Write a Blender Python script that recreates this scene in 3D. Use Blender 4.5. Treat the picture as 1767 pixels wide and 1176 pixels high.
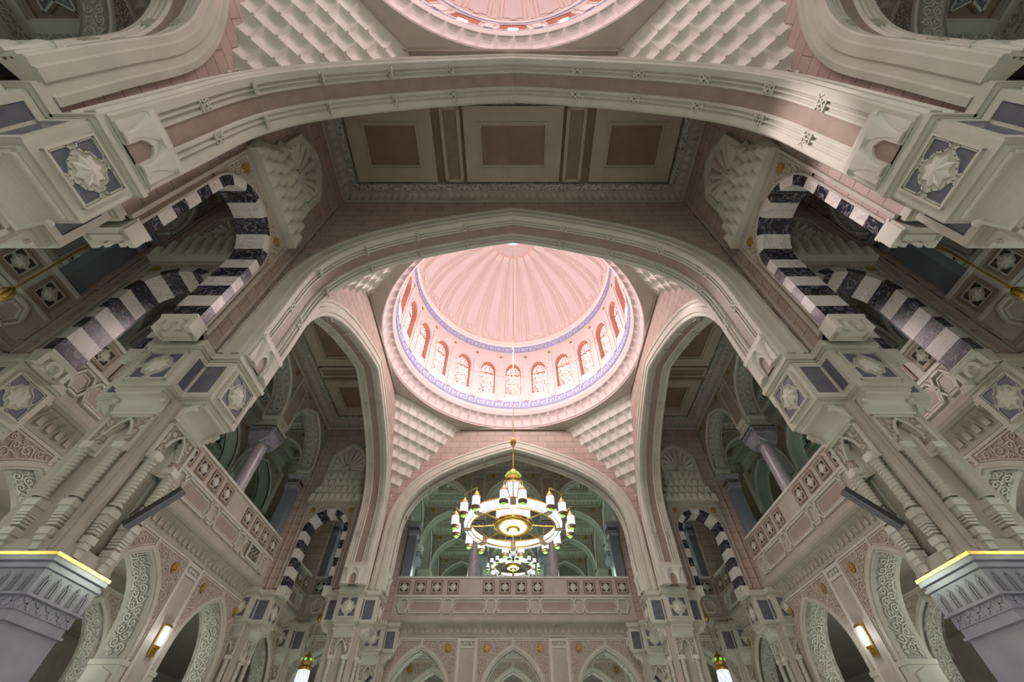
import bpy, math, random
from mathutils import Vector, Matrix
random.seed(7)
PI = math.pi
scene = bpy.context.scene
for o in list(bpy.data.objects): bpy.data.objects.remove(o)

# ------------------------------------------------------------------ camera
FPX = 695.67; PITCH = 0.8683
cd = bpy.data.cameras.new('camera'); cam = bpy.data.objects.new('camera', cd)
scene.collection.objects.link(cam); scene.camera = cam
cd.sensor_width = 36.0; cd.lens = 36.0 * FPX / 1767.0
cd.shift_x = -2.0 / 1767.0; cd.shift_y = -2.0 / 1767.0
cd.clip_start = 0.05; cd.clip_end = 400
cam.location = (0, 0, 0); cam.rotation_euler = (PI / 2 + PITCH, 0, 0)

# ------------------------------------------------------------------ view, world, lamps
scene.view_settings.view_transform = 'Standard'
scene.view_settings.look = 'None'
scene.view_settings.gamma = 1.0
scene.view_settings.use_curve_mapping = False
scene.view_settings.exposure = 0.0
world = bpy.data.worlds.new('world'); scene.world = world; world.use_nodes = True
bg = world.node_tree.nodes['Background']
bg.inputs[0].default_value = (0.74, 0.80, 0.72, 1); bg.inputs[1].default_value = 0.42

# grid of the building (metres, camera at the origin)
XP, XW = 7.14, 11.86          # nave piers, gallery walls
Y1, Y2, Y3, Y4 = 1.85, 6.57, 20.99, 25.7
YC, YA = 13.78, -5.35         # centres of the two domed bays
HT = 0.53                     # half thickness of arches
APEX, TOP = 14.1, 15.6
CELL = 4.76

def lamp(name, loc, power, col, radius=0.3, kind='POINT', rot=None, spot=None):
    d = bpy.data.lights.new(name, kind); d.energy = power; d.color = col
    if kind in ('POINT', 'SPOT'): d.shadow_soft_size = radius
    if kind == 'SPOT' and spot: d.spot_size = spot[0]; d.spot_blend = spot[1]
    o = bpy.data.objects.new(name, d); scene.collection.objects.link(o); o.location = loc
    if rot: o.rotation_euler = rot
    return o
COOL = (0.86, 1.0, 0.84); WARM = (1.0, 0.85, 0.74); ROSE = (1.0, 0.86, 0.84)
lamp('chandelier_light', (0, YC, 5.3), 380, COOL, 0.7)
lamp('chandelier_light', (0, YA, 5.3), 520, COOL, 0.9)
lamp('chandelier_light', (0, 33.1, 10.3), 300, (0.72, 1.0, 0.80), 0.9)
for sx in (-1, 1):
    for y in (4.2, 23.3): lamp('lantern_light', (sx * 9.5, y, 3.6), 150, COOL, 0.4)
    lamp('gallery_light', (sx * 11.0, 29, 11.0), 90, (0.70, 1.0, 0.80), 0.4)
    for y in (YC - CELL, YC, YC + CELL, -0.6):
        lamp('gallery_light', (sx * 18.9, y, 9.5), 110, (0.70, 1.0, 0.80), 0.4)
        lamp('arcade_fill', (sx * 19.4, y, 3.0), 60, (0.88, 1.0, 0.88), 0.4)  # added fill without a fixture, lifts the dark rooms behind the arches
        lamp('arcade_fill', (sx * 14.2, y, 3.2), 90, (0.92, 1.0, 0.88), 0.4)
    for y in (28.1, 38.0): lamp('gallery_light', (sx * 4.76, y, 10.0), 120, (0.70, 1.0, 0.80), 0.4)
for x in (-CELL, 0, CELL): lamp('arcade_fill', (x, 34, 3.0), 110, (0.88, 1.0, 0.88), 0.4)  # same added fill behind the far arches, no lamp hangs here
for x in (-CELL, 0, CELL): lamp('arcade_fill', (x, 28.2, 3.0), 90, (0.92, 1.0, 0.88), 0.4)
for yy, pw in ((YC, 430), (YA, 350)):
    for k in range(4):
        a = (k + .5) * PI / 2
        lamp('dome_fill', (2.0 * math.cos(a), yy + 2.0 * math.sin(a), 17.4), pw, ROSE, 1.0)  # mid-air lamps added to light the dome evenly, standing in for windows and sills

def sunbeam(src, dst, power, deg, blend=.25):
    d = (Vector(dst) - Vector(src)).to_track_quat('-Z', 'Y').to_euler()
    lamp('sunbeam_from_dome_window', src, power, (1.0, .86, .86), 0.04, 'SPOT', d, (math.radians(deg), blend))
sunbeam((-4.2, -1.6, 19.4), (6.35, 2.45, 8.2), 11000, 9.5, .8)
sunbeam((-5.3, 10.8, 19.6), (6.75, 9.0, 11.6), 5000, 8, .8)

# ------------------------------------------------------------------ helpers
C = scene.collection
class MB:
    def __init__(s, xf=None): s.v = []; s.f = []; s.m = []; s.xf = xf
    def add(s, pts):
        i = len(s.v)
        s.v += [tuple(s.xf(p)) if s.xf else tuple(p) for p in pts]
        return i
    def face(s, pts, mi=0):
        i = s.add(pts); s.f.append(tuple(range(i, i + len(pts)))); s.m.append(mi)
    def box(s, x0, x1, y0, y1, z0, z1, mi=0):
        i = s.add([(x0,y0,z0),(x1,y0,z0),(x1,y1,z0),(x0,y1,z0),(x0,y0,z1),(x1,y0,z1),(x1,y1,z1),(x0,y1,z1)])
        for q in ((0,3,2,1),(4,5,6,7),(0,1,5,4),(1,2,6,5),(2,3,7,6),(3,0,4,7)):
            s.f.append(tuple(i + a for a in q)); s.m.append(mi)
    def prism(s, poly, y0, y1, mi=0, pl='xz'):
        f = {'xz': lambda a, b, d: (a, d, b), 'xy': lambda a, b, d: (a, b, d), 'yz': lambda a, b, d: (d, a, b)}[pl]
        n = len(poly); i = s.add([f(a, b, y0) for a, b in poly] + [f(a, b, y1) for a, b in poly])
        s.f.append(tuple(range(i, i + n))); s.f.append(tuple(range(i + 2*n - 1, i + n - 1, -1))); s.m += [mi, mi]
        for k in range(n):
            l = (k + 1) % n; s.f.append((i + k, i + n + k, i + n + l, i + l)); s.m.append(mi)
    def grid(s, fn, nu, nv, mi=0):
        i = s.add([fn(u / nu, v / nv) for v in range(nv + 1) for u in range(nu + 1)])
        for v in range(nv):
            for u in range(nu):
                a = i + v * (nu + 1) + u
                s.f.append((a, a + 1, a + nu + 2, a + nu + 1)); s.m.append(mi)
    def lathe(s, prof, n=16, c=(0, 0), mi=0, mis=None):
        i = s.add([(c[0] + r * math.cos(2*PI*k/n), c[1] + r * math.sin(2*PI*k/n), z) for r, z in prof for k in range(n)])
        for j in range(len(prof) - 1):
            for k in range(n):
                l = (k + 1) % n
                s.f.append((i + j*n + k, i + j*n + l, i + (j+1)*n + l, i + (j+1)*n + k)); s.m.append(mis[j] if mis else mi)
    def tube(s, path, r, n=6, mi=0):
        P = [Vector(p) for p in path]; rings = []
        for k, p in enumerate(P):
            t = (P[min(k+1, len(P)-1)] - P[max(k-1, 0)]).normalized()
            a = Vector((0, 0, 1)) if abs(t.z) < .9 else Vector((1, 0, 0))
            u = t.cross(a).normalized(); w = t.cross(u)
            rings += [p + u * (r * math.cos(2*PI*j/n)) + w * (r * math.sin(2*PI*j/n)) for j in range(n)]
        i = s.add(rings)
        for k in range(len(P) - 1):
            for j in range(n):
                l = (j + 1) % n; s.f.append((i+k*n+j, i+k*n+l, i+(k+1)*n+l, i+(k+1)*n+j)); s.m.append(mi)
        s.f.append(tuple(i + j for j in range(n))); s.f.append(tuple(i + (len(P)-1)*n + j for j in range(n))); s.m += [mi, mi]
    def ball(s, c, r, sz=1.0, n=10, mi=0):
        m = n // 2 + 1
        s.lathe([(max(1e-4, r * math.sin(PI*j/m)), c[2] - r * sz * math.cos(PI*j/m)) for j in range(m + 1)], n, (c[0], c[1]), mi)
    def bar(s, a, b, w, y0, y1, mi=0, pl='xz'):
        dx, dz = b[0]-a[0], b[1]-a[1]; L = math.hypot(dx, dz) or 1; nx, nz = -dz/L*w/2, dx/L*w/2
        ex, ez = dx/L*w/2, dz/L*w/2
        s.prism([(a[0]-ex+nx, a[1]-ez+nz), (b[0]+ex+nx, b[1]+ez+nz), (b[0]+ex-nx, b[1]+ez-nz), (a[0]-ex-nx, a[1]-ez-nz)], y0, y1, mi, pl)
    def build(s, name, mats, parent=None, smooth=False):
        me = bpy.data.meshes.new(name); me.from_pydata(s.v, [], s.f)
        for m in (mats if isinstance(mats, (list, tuple)) else [mats]): me.materials.append(m)
        for p, mi in zip(me.polygons, s.m): p.material_index = mi; p.use_smooth = smooth
        me.update()
        o = bpy.data.objects.new(name, me); C.objects.link(o); o.parent = parent
        return o

def thing(name, label, cat, loc=(0, 0, 0), rz=0, group=None):
    o = bpy.data.objects.new(name, None); C.objects.link(o); o.empty_display_size = .1
    return tag(o, label, cat, group, loc, rz)
def tag(o, label=None, cat=None, group=None, loc=None, rz=None):
    if label: o['label'] = label
    if cat: o['category'] = cat
    if group: o['group'] = group
    if loc is not None: o.location = loc
    if rz is not None: o.rotation_euler = (0, 0, rz)
    return o
KIDS = {}
def kids(o): return [c for c in list(C.objects) if c.parent == o]
def copy_tree(o, parent=None, cache=None):
    if o.name not in KIDS: KIDS[o.name] = kids(o)
    c = o.copy(); C.objects.link(c); c.parent = parent
    for ch in KIDS[o.name]: copy_tree(ch, c)
    return c
def dup(o, label, loc, rz=0, cat=None):
    c = copy_tree(o); c['label'] = label
    if cat: c['category'] = cat
    c.location = loc; c.rotation_euler = (0, 0, rz); return c
def part(o, parent, loc=(0, 0, 0), rz=0, rx=0, ry=0):
    c = copy_tree(o, parent); c.location = loc; c.rotation_euler = (rx, ry, rz); return c
def struct(name, mb, mats, loc=(0,0,0), rz=0, smooth=False):
    o = mb.build(name, mats, None, smooth); o['kind'] = 'structure'; o.location = loc; o.rotation_euler = (0,0,rz); return o
def sdup(o, name, loc, rz=0):
    c = o.copy(); c.name = name; C.objects.link(c); c.location = loc; c.rotation_euler = (0,0,rz); return c

def spline(P, n):
    out = []; m = len(P)
    for k in range(m - 1):
        p0, p1, p2, p3 = P[max(k-1,0)], P[k], P[k+1], P[min(k+2,m-1)]
        for j in range(n):
            t = j / n; f = []
            for d in (0, 1):
                f.append(.5*((2*p1[d]) + (-p0[d]+p2[d])*t + (2*p0[d]-5*p1[d]+4*p2[d]-p3[d])*t*t + (-p0[d]+3*p1[d]-3*p2[d]+p3[d])*t**3))
            out.append(tuple(f))
    out.append(P[-1]); return out
def mirror(half):            # half runs from the foot (+x) to the apex (x=0); returns foot(-x) .. foot(+x)
    return [(-x, z) for x, z in half[:-1]] + [half[-1]] + [(x, z) for x, z in reversed(half[:-1])]
def normals(P):
    N = []
    for i in range(len(P)):
        segs = []
        if i > 0: segs.append((P[i][0]-P[i-1][0], P[i][1]-P[i-1][1]))
        if i < len(P)-1: segs.append((P[i+1][0]-P[i][0], P[i+1][1]-P[i][1]))
        ns = []
        for dx, dz in segs:
            L = math.hypot(dx, dz) or 1; ns.append((-dz/L, dx/L))
        nx = sum(a for a, b in ns); nz = sum(b for a, b in ns); L = math.hypot(nx, nz) or 1
        nx /= L; nz /= L; k = 1 / max(.5, nx*ns[0][0] + nz*ns[0][1]); N.append((nx*k, nz*k))
    return N
def offset(P, d):
    N = normals(P); return [(p[0]+n[0]*d, p[1]+n[1]*d) for p, n in zip(P, N)]
def sweep(mb, P, sec, mis=0):
    """sweep a section [(out, y)...] along the arch curve P (left foot to right foot)"""
    N = normals(P); i = mb.add([(p[0]+n[0]*o, y, p[1]+n[1]*o) for p, n in zip(P, N) for o, y in sec]); m = len(sec)
    for k in range(len(P)-1):
        for j in range(m-1):
            mb.f.append((i+k*m+j, i+k*m+j+1, i+(k+1)*m+j+1, i+(k+1)*m+j)); mb.m.append(mis[j] if isinstance(mis, (list, tuple)) else mis)
    for k in (0, len(P)-1):
        mb.f.append(tuple(i+k*m+j for j in range(m))); mb.m.append(0)
def arch_panel(mb, P, x0, x1, z1, y0, y1, mi=0, z0=None):
    """slab between arch curve P and the rectangle x0..x1, up to z1; faces at y0 and y1 plus soffit and edges"""
    zf = P[0][1] if z0 is None else z0
    for y in (y0, y1):
        for a, b in zip(P[:-1], P[1:]):
            if b[0] - a[0] > 1e-5: mb.face([(a[0],y,a[1]),(b[0],y,b[1]),(b[0],y,z1),(a[0],y,z1)], mi)
        xl, xr = min(p[0] for p in P), max(p[0] for p in P)
        left = [p for p in P if p[0] < 0]; right = [p for p in P if p[0] > 0]
        # side areas between vertical legs and the outer edge
        L = [(x0, zf)] + [p for p in left if True] ; k = min(range(len(left)), key=lambda q: (left[q][0], -left[q][1]))
        mb.face([(x0,y,zf), (left[0][0],y,left[0][1])] + [(p[0],y,p[1]) for p in left[1:k+1]] + [(left[k][0],y,z1),(x0,y,z1)], mi)
        R = list(reversed(right)); k = min(range(len(R)), key=lambda q: (-R[q][0], -R[q][1]))
        mb.face([(x1,y,zf), (R[0][0],y,R[0][1])] + [(p[0],y,p[1]) for p in R[1:k+1]] + [(R[k][0],y,z1),(x1,y,z1)], mi)
    for a, b in zip(P[:-1], P[1:]): mb.face([(a[0],y0,a[1]),(b[0],y0,b[1]),(b[0],y1,b[1]),(a[0],y1,a[1])], mi)
    mb.face([(x0,y0,zf),(x0,y1,zf),(x0,y1,z1),(x0,y0,z1)], mi); mb.face([(x1,y0,zf),(x1,y1,zf),(x1,y1,z1),(x1,y0,z1)], mi)
    mb.face([(x0,y0,z1),(x1,y0,z1),(x1,y1,z1),(x0,y1,z1)], mi)

def muq(mb, fr, q0, nc, cw, z0, z1, o0, st, nu=6, nv=6, mi=0, knob=0.0, nb=2.0):
    """one tier of stalactite niches: fr(q, out, z) -> point"""
    for c in range(nc):
        def fn(u, v):
            a = abs(2*u - 1) ** nb; t = v
            o = o0 + st * (a * t ** 1.15 + (1 - a) * (.12 * t + .88 * t ** 7))
            return fr(q0 + (c + u) * cw, o, z0 + (z1 - z0) * t)
        mb.grid(fn, nu, nv, mi)
    if knob:
        for c in range(nc + 1):
            p = fr(q0 + c * cw, o0 + st*.1, z0 + .02)
            mb.ball((p[0], p[1], p[2]), knob, 1.4, 6, mi)

# ------------------------------------------------------------------ materials
def mat(name, col, rough=.55, col2=None, scale=2.0, bump=0.0, bscale=8, metal=0, spec=.4, detail=4):
    m = bpy.data.materials.new(name); m.use_nodes = True; nt = m.node_tree; b = nt.nodes['Principled BSDF']
    b.inputs['Roughness'].default_value = rough; b.inputs['Metallic'].default_value = metal
    b.inputs['Specular IOR Level'].default_value = spec
    tc = nt.nodes.new('ShaderNodeTexCoord'); n = nt.nodes.new('ShaderNodeTexNoise'); n.inputs['Scale'].default_value = scale
    n.inputs['Detail'].default_value = detail
    nt.links.new(tc.outputs['Object'], n.inputs['Vector'])
    r = nt.nodes.new('ShaderNodeValToRGB'); r.color_ramp.elements[0].position = .35; r.color_ramp.elements[1].position = .68
    c2 = col2 or tuple(c * .86 for c in col)
    r.color_ramp.elements[0].color = (*c2, 1); r.color_ramp.elements[1].color = (*col, 1)
    nt.links.new(n.outputs[0], r.inputs[0]); nt.links.new(r.outputs[0], b.inputs['Base Color'])
    if bump:
        n2 = nt.nodes.new('ShaderNodeTexNoise'); n2.inputs['Scale'].default_value = bscale
        nt.links.new(tc.outputs['Object'], n2.inputs['Vector'])
        bp = nt.nodes.new('ShaderNodeBump'); bp.inputs['Strength'].default_value = bump; bp.inputs['Distance'].default_value = .05
        nt.links.new(n2.outputs[0], bp.inputs['Height']); nt.links.new(bp.outputs[0], b.inputs['Normal'])
    return m
def mat_emit(name, col, s):
    m = bpy.data.materials.new(name); m.use_nodes = True; b = m.node_tree.nodes['Principled BSDF']
    b.inputs['Base Color'].default_value = (*[min(1, c) for c in col], 1)
    b.inputs['Emission Color'].default_value = (*col, 1); b.inputs['Emission Strength'].default_value = s
    return m
def mat_brick(name, c1, c2, mortar, bw=1.05, bh=.42, plane='xz'):
    m = bpy.data.materials.new(name); m.use_nodes = True; nt = m.node_tree; b = nt.nodes['Principled BSDF']
    b.inputs['Roughness'].default_value = .6
    tc = nt.nodes.new('ShaderNodeTexCoord'); sp = nt.nodes.new('ShaderNodeSeparateXYZ'); cb = nt.nodes.new('ShaderNodeCombineXYZ')
    ad = nt.nodes.new('ShaderNodeMath'); ad.operation = 'ADD'
    nt.links.new(tc.outputs['Object'], sp.inputs[0])
    nt.links.new(sp.outputs[0], ad.inputs[0]); nt.links.new(sp.outputs[1], ad.inputs[1])
    nt.links.new(ad.outputs[0], cb.inputs[0]); nt.links.new(sp.outputs[2], cb.inputs[1])
    t = nt.nodes.new('ShaderNodeTexBrick'); t.inputs['Scale'].default_value = 1; t.inputs['Mortar Size'].default_value = .009
    t.inputs['Brick Width'].default_value = bw; t.inputs['Row Height'].default_value = bh; t.inputs['Mortar Smooth'].default_value = .1
    t.inputs['Color1'].default_value = (*c1, 1); t.inputs['Color2'].default_value = (*c2, 1); t.inputs['Mortar'].default_value = (*mortar, 1)
    nt.links.new(cb.outputs[0], t.inputs['Vector'])
    n = nt.nodes.new('ShaderNodeTexNoise'); n.inputs['Scale'].default_value = 1.7; nt.links.new(tc.outputs['Object'], n.inputs['Vector'])
    mx = nt.nodes.new('ShaderNodeMixRGB'); mx.blend_type = 'MULTIPLY'; mx.inputs[0].default_value = .35
    nt.links.new(t.outputs[0], mx.inputs[1]); nt.links.new(n.outputs[0], mx.inputs[2]); nt.links.new(mx.outputs[0], b.inputs['Base Color'])
    bp = nt.nodes.new('ShaderNodeBump'); bp.inputs['Strength'].default_value = .5; bp.inputs['Distance'].default_value = .02; bp.invert = True
    nt.links.new(t.outputs['Fac'], bp.inputs['Height']); nt.links.new(bp.outputs[0], b.inputs['Normal'])
    return m
def mat_scroll(name, c1, c2, scale=2.2, dist=6.0, depth=.06):
    """carved tendrils: warped rings of raised stone over a recessed ground"""
    m = bpy.data.materials.new(name); m.use_nodes = True; nt = m.node_tree; b = nt.nodes['Principled BSDF']
    b.inputs['Roughness'].default_value = .6
    tc = nt.nodes.new('ShaderNodeTexCoord'); v = nt.nodes.new('ShaderNodeTexVoronoi'); v.inputs['Scale'].default_value = scale
    nt.links.new(tc.outputs['Object'], v.inputs['Vector'])
    ns = nt.nodes.new('ShaderNodeTexNoise'); ns.inputs['Scale'].default_value = scale * 1.2; nt.links.new(tc.outputs['Object'], ns.inputs['Vector'])
    mu = nt.nodes.new('ShaderNodeMath'); mu.operation = 'MULTIPLY_ADD'; mu.inputs[1].default_value = dist * 3
    nt.links.new(v.outputs['Distance'], mu.inputs[0])
    m3 = nt.nodes.new('ShaderNodeMath'); m3.operation = 'MULTIPLY'; m3.inputs[1].default_value = dist * 1.5; nt.links.new(ns.outputs[0], m3.inputs[0])
    nt.links.new(m3.outputs[0], mu.inputs[2])
    si = nt.nodes.new('ShaderNodeMath'); si.operation = 'SINE'; nt.links.new(mu.outputs[0], si.inputs[0])
    r = nt.nodes.new('ShaderNodeValToRGB'); r.color_ramp.elements[0].position = .28; r.color_ramp.elements[1].position = .50
    mr = nt.nodes.new('ShaderNodeMapRange'); mr.inputs[1].default_value = -1; mr.inputs[2].default_value = 1
    nt.links.new(si.outputs[0], mr.inputs[0]); nt.links.new(mr.outputs[0], r.inputs[0])
    r.color_ramp.elements[0].color = (*c2, 1); r.color_ramp.elements[1].color = (*c1, 1)
    nt.links.new(r.outputs[0], b.inputs['Base Color'])
    bp = nt.nodes.new('ShaderNodeBump'); bp.inputs['Strength'].default_value = .8; bp.inputs['Distance'].default_value = depth
    nt.links.new(mr.outputs[0], bp.inputs['Height']); nt.links.new(bp.outputs[0], b.inputs['Normal'])
    return m
def mat_veined(name, base, vein, scale=3.0):
    m = bpy.data.materials.new(name); m.use_nodes = True; nt = m.node_tree; b = nt.nodes['Principled BSDF']
    b.inputs['Roughness'].default_value = .22
    tc = nt.nodes.new('ShaderNodeTexCoord'); n = nt.nodes.new('ShaderNodeTexNoise'); n.inputs['Scale'].default_value = scale
    n.inputs['Detail'].default_value = 8; n.inputs['Distortion'].default_value = 1.6; nt.links.new(tc.outputs['Object'], n.inputs['Vector'])
    r = nt.nodes.new('ShaderNodeValToRGB'); e = r.color_ramp.elements
    e[0].position = .47; e[0].color = (*base, 1); e[1].position = .53; e[1].color = (*base, 1)
    k = r.color_ramp.elements.new(.5); k.color = (*vein, 1)
    nt.links.new(n.outputs[0], r.inputs[0]); nt.links.new(r.outputs[0], b.inputs['Base Color'])
    return m
def mat_stained(name, s):
    m = bpy.data.materials.new(name); m.use_nodes = True; nt = m.node_tree; b = nt.nodes['Principled BSDF']
    tc = nt.nodes.new('ShaderNodeTexCoord'); v = nt.nodes.new('ShaderNodeTexVoronoi'); v.feature = 'DISTANCE_TO_EDGE'; v.inputs['Scale'].default_value = 8
    nt.links.new(tc.outputs['Object'], v.inputs['Vector'])
    r = nt.nodes.new('ShaderNodeValToRGB'); e = r.color_ramp.elements
    e[0].position = .05; e[0].color = (.42, .05, .035, 1); e[1].position = .19; e[1].color = (1, .93, .94, 1)
    k = e.new(.12); k.color = (.85, .30, .2, 1)
    nt.links.new(v.outputs['Distance'], r.inputs[0])
    nt.links.new(r.outputs[0], b.inputs['Emission Color']); b.inputs['Base Color'].default_value = (.02, .02, .02, 1); b.inputs['Emission Strength'].default_value = s
    return m

M = {}
M['cream'] = mat('cream_stone', (.64, .61, .54), .5, (.55, .525, .455), 1.3)
M['warm'] = mat('warm_ceiling_stone', (.60, .53, .43), .5, (.52, .455, .365), 1.3)
M['tan'] = mat('tan_ground', (.45, .365, .31), .6, (.39, .31, .26), 2)
M['greytan'] = mat('grey_ground', (.42, .41, .37), .6, (.36, .35, .31), 2)
M['tendril'] = mat('tendril_stone', (.62, .55, .48), .55, (.55, .485, .42), 2)
M['blush'] = mat('blush_stone', (.55, .495, .44), .55, (.46, .415, .365), 1.5)
M['pale'] = mat('pale_stone', (.72, .69, .63), .5, (.63, .60, .54), 1.2)
M['pink'] = mat('pink_inlay', (.37, .285, .235), .45, (.31, .24, .195), 3.0)
M['brick'] = mat_brick('pink_brickwork', (.62, .48, .42), (.55, .42, .37), (.20, .13, .11))
M['coffer'] = mat('coffer_brown', (.34, .24, .17), .5, (.28, .195, .135), 1.4)
M['blue'] = mat('slate_blue_inlay', (.175, .175, .215), .3, (.14, .14, .175), 6)
M['scroll'] = mat_scroll('carved_scrollwork', (.62, .56, .49), (.42, .33, .275), 6.5, 4.5)
M['scrollpale'] = mat_scroll('carved_interlace', (.66, .64, .57), (.42, .41, .36), 7.0, 3.0)
M['dark'] = mat_veined('dark_veined_marble', (.025, .025, .035), (.28, .24, .30), 3.0)
M['white'] = mat_veined('white_marble', (.74, .69, .66), (.55, .50, .50), 2.0)
M['lilac'] = mat_veined('lilac_marble', (.42, .395, .43), (.52, .49, .52), 1.2)
M['grey'] = mat('grey_marble', (.44, .44, .52), .18, (.36, .36, .44), 2.2, spec=.7)
M['slate'] = mat('slate_marble', (.25, .28, .34), .3, (.21, .235, .29), 1.0)
M['gold'] = mat('brass', (.80, .56, .16), .25, (.66, .44, .10), 9, metal=1.0)
M['goldflat'] = mat('gilded_disc', (.50, .32, .08), .45, (.34, .21, .05), 14, metal=.4)
M['bronze'] = mat('dark_bronze_ground', (.16, .10, .045), .5, (.12, .07, .03), 8)
M['giltbright'] = mat('bright_gilding', (.85, .58, .18), .35, (.75, .48, .13), 12, metal=.5)
M['void'] = mat('painted_recess_shade', (.07, .05, .045), .8)  # near-black colour standing in for the shade inside pierced openings
M['dome'] = mat('dome_blush_plaster', (.82, .72, .70), .7, (.79, .68, .66), 1.0)
M['domelilac'] = mat('dome_lilac_plaster', (.80, .70, .70), .7, (.77, .67, .67), 1.0)
M['domewhite'] = mat('dome_white_rib', (.88, .80, .77), .7, (.85, .77, .74), 1.0)
M['domeline'] = mat('dome_salmon_line', (.84, .60, .52), .7, (.80, .55, .47), 1.0)
M['drum'] = mat('drum_plaster', (.70, .60, .585), .7, (.66, .56, .545), 1.0)
M['bandblue'] = mat('key_pattern_blue', (.30, .32, .55), .6, (.26, .28, .50), 3)
M['bandpale'] = mat('key_pattern_ground', (.62, .62, .78), .6, (.58, .58, .74), 3)
M['reveal'] = mat('terracotta_reveal', (.55, .27, .21), .6, (.50, .23, .18), 3)
M['stained'] = mat_stained('stained_glass_daylight', 2.3)
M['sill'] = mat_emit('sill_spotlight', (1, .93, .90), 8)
M['lampglass'] = mat_emit('lit_frosted_glass', (1, 1, .97), 1.0)
def _stripe(m):
    nt = m.node_tree; b = nt.nodes['Principled BSDF']; b.inputs['Base Color'].default_value = (.35, .35, .36, 1)
    tc = nt.nodes.new('ShaderNodeTexCoord'); v = nt.nodes.new('ShaderNodeTexVoronoi'); v.inputs['Scale'].default_value = 22
    mp = nt.nodes.new('ShaderNodeMapping'); mp.inputs['Scale'].default_value = (1, 1, .25)
    nt.links.new(tc.outputs['Object'], mp.inputs[0]); nt.links.new(mp.outputs[0], v.inputs['Vector'])
    r = nt.nodes.new('ShaderNodeValToRGB'); r.color_ramp.elements[0].color = (1, 1, .97, 1); r.color_ramp.elements[1].color = (.62, .70, .86, 1); r.color_ramp.elements[0].position = .35; r.color_ramp.elements[1].position = .7
    nt.links.new(v.outputs['Distance'], r.inputs[0]); nt.links.new(r.outputs[0], b.inputs['Emission Color'])
_stripe(M['lampglass'])
M['greenglass'] = mat_emit('green_glass', (.35, .75, .12), .7)
M['brown'] = mat('bronze_divider', (.30, .21, .12), .4, (.25, .17, .10), 5, metal=.5)
M['oculus'] = mat_emit('oculus_daylight', (.62, .70, .78), .6)
M['metal'] = mat('grey_painted_metal', (.27, .27, .31), .4, (.24, .24, .27), 4, metal=.3)
M['metaldark'] = mat('dark_painted_metal', (.05, .05, .05), .5)
M['floor'] = mat('white_marble_floor', (.72, .72, .70), .3, (.64, .64, .63), .5)
M['red'] = mat('red_cloth', (.25, .02, .03), .8)

# ------------------------------------------------------------------ big nave arches
HALF = spline([(5.92, 6.62), (5.88, 8.2), (5.86, 9.55), (5.76, 10.25), (5.55, 10.85), (5.22, 11.4), (4.7, 11.95), (4.0, 12.46), (3.0, 13.0), (1.9, 13.46), (.9, 13.83), (0, APEX)], 5)
ARC = mirror(HALF)
def knot_mesh():
    mb = MB(); w, h = .11, .13
    for s in (-1, 1):
        mb.bar((-w, -h*s), (w, h*s), .035, -.035, .02); mb.bar((-w*1.2, h*.95*s), (w*1.2, h*.95*s), .03, -.03, .02)
    mb.bar((-w*.2, h), (-w*1.1, 0), .025, -.035, .02); mb.bar((-w*1.1, 0), (-w*.2, -h), .025, -.035, .02)
    mb.bar((w*.2, h), (w*1.1, 0), .025, -.035, .02); mb.bar((w*1.1, 0), (w*.2, -h), .025, -.035, .02)
    return mb.build('knot_ornament', M['cream'])
def on_arc(P, s_from_apex, side):
    """point, tangent angle at arc distance s from the apex"""
    Q = [p for p in P if p[0] >= -1e-6] if side > 0 else [(-p[0], p[1]) for p in reversed(P) if p[0] <= 1e-6]
    Q = sorted(Q, key=lambda p: (-round(p[1], 4)))
    d = 0
    for a, b in zip(Q[:-1], Q[1:]):
        L = math.hypot(b[0]-a[0], b[1]-a[1])
        if d + L >= s_from_apex:
            t = (s_from_apex - d) / L; return (side*(a[0]+(b[0]-a[0])*t), a[1]+(b[1]-a[1])*t, math.atan2(b[1]-a[1], (b[0]-a[0])*side))
        d += L
    return None
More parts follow.
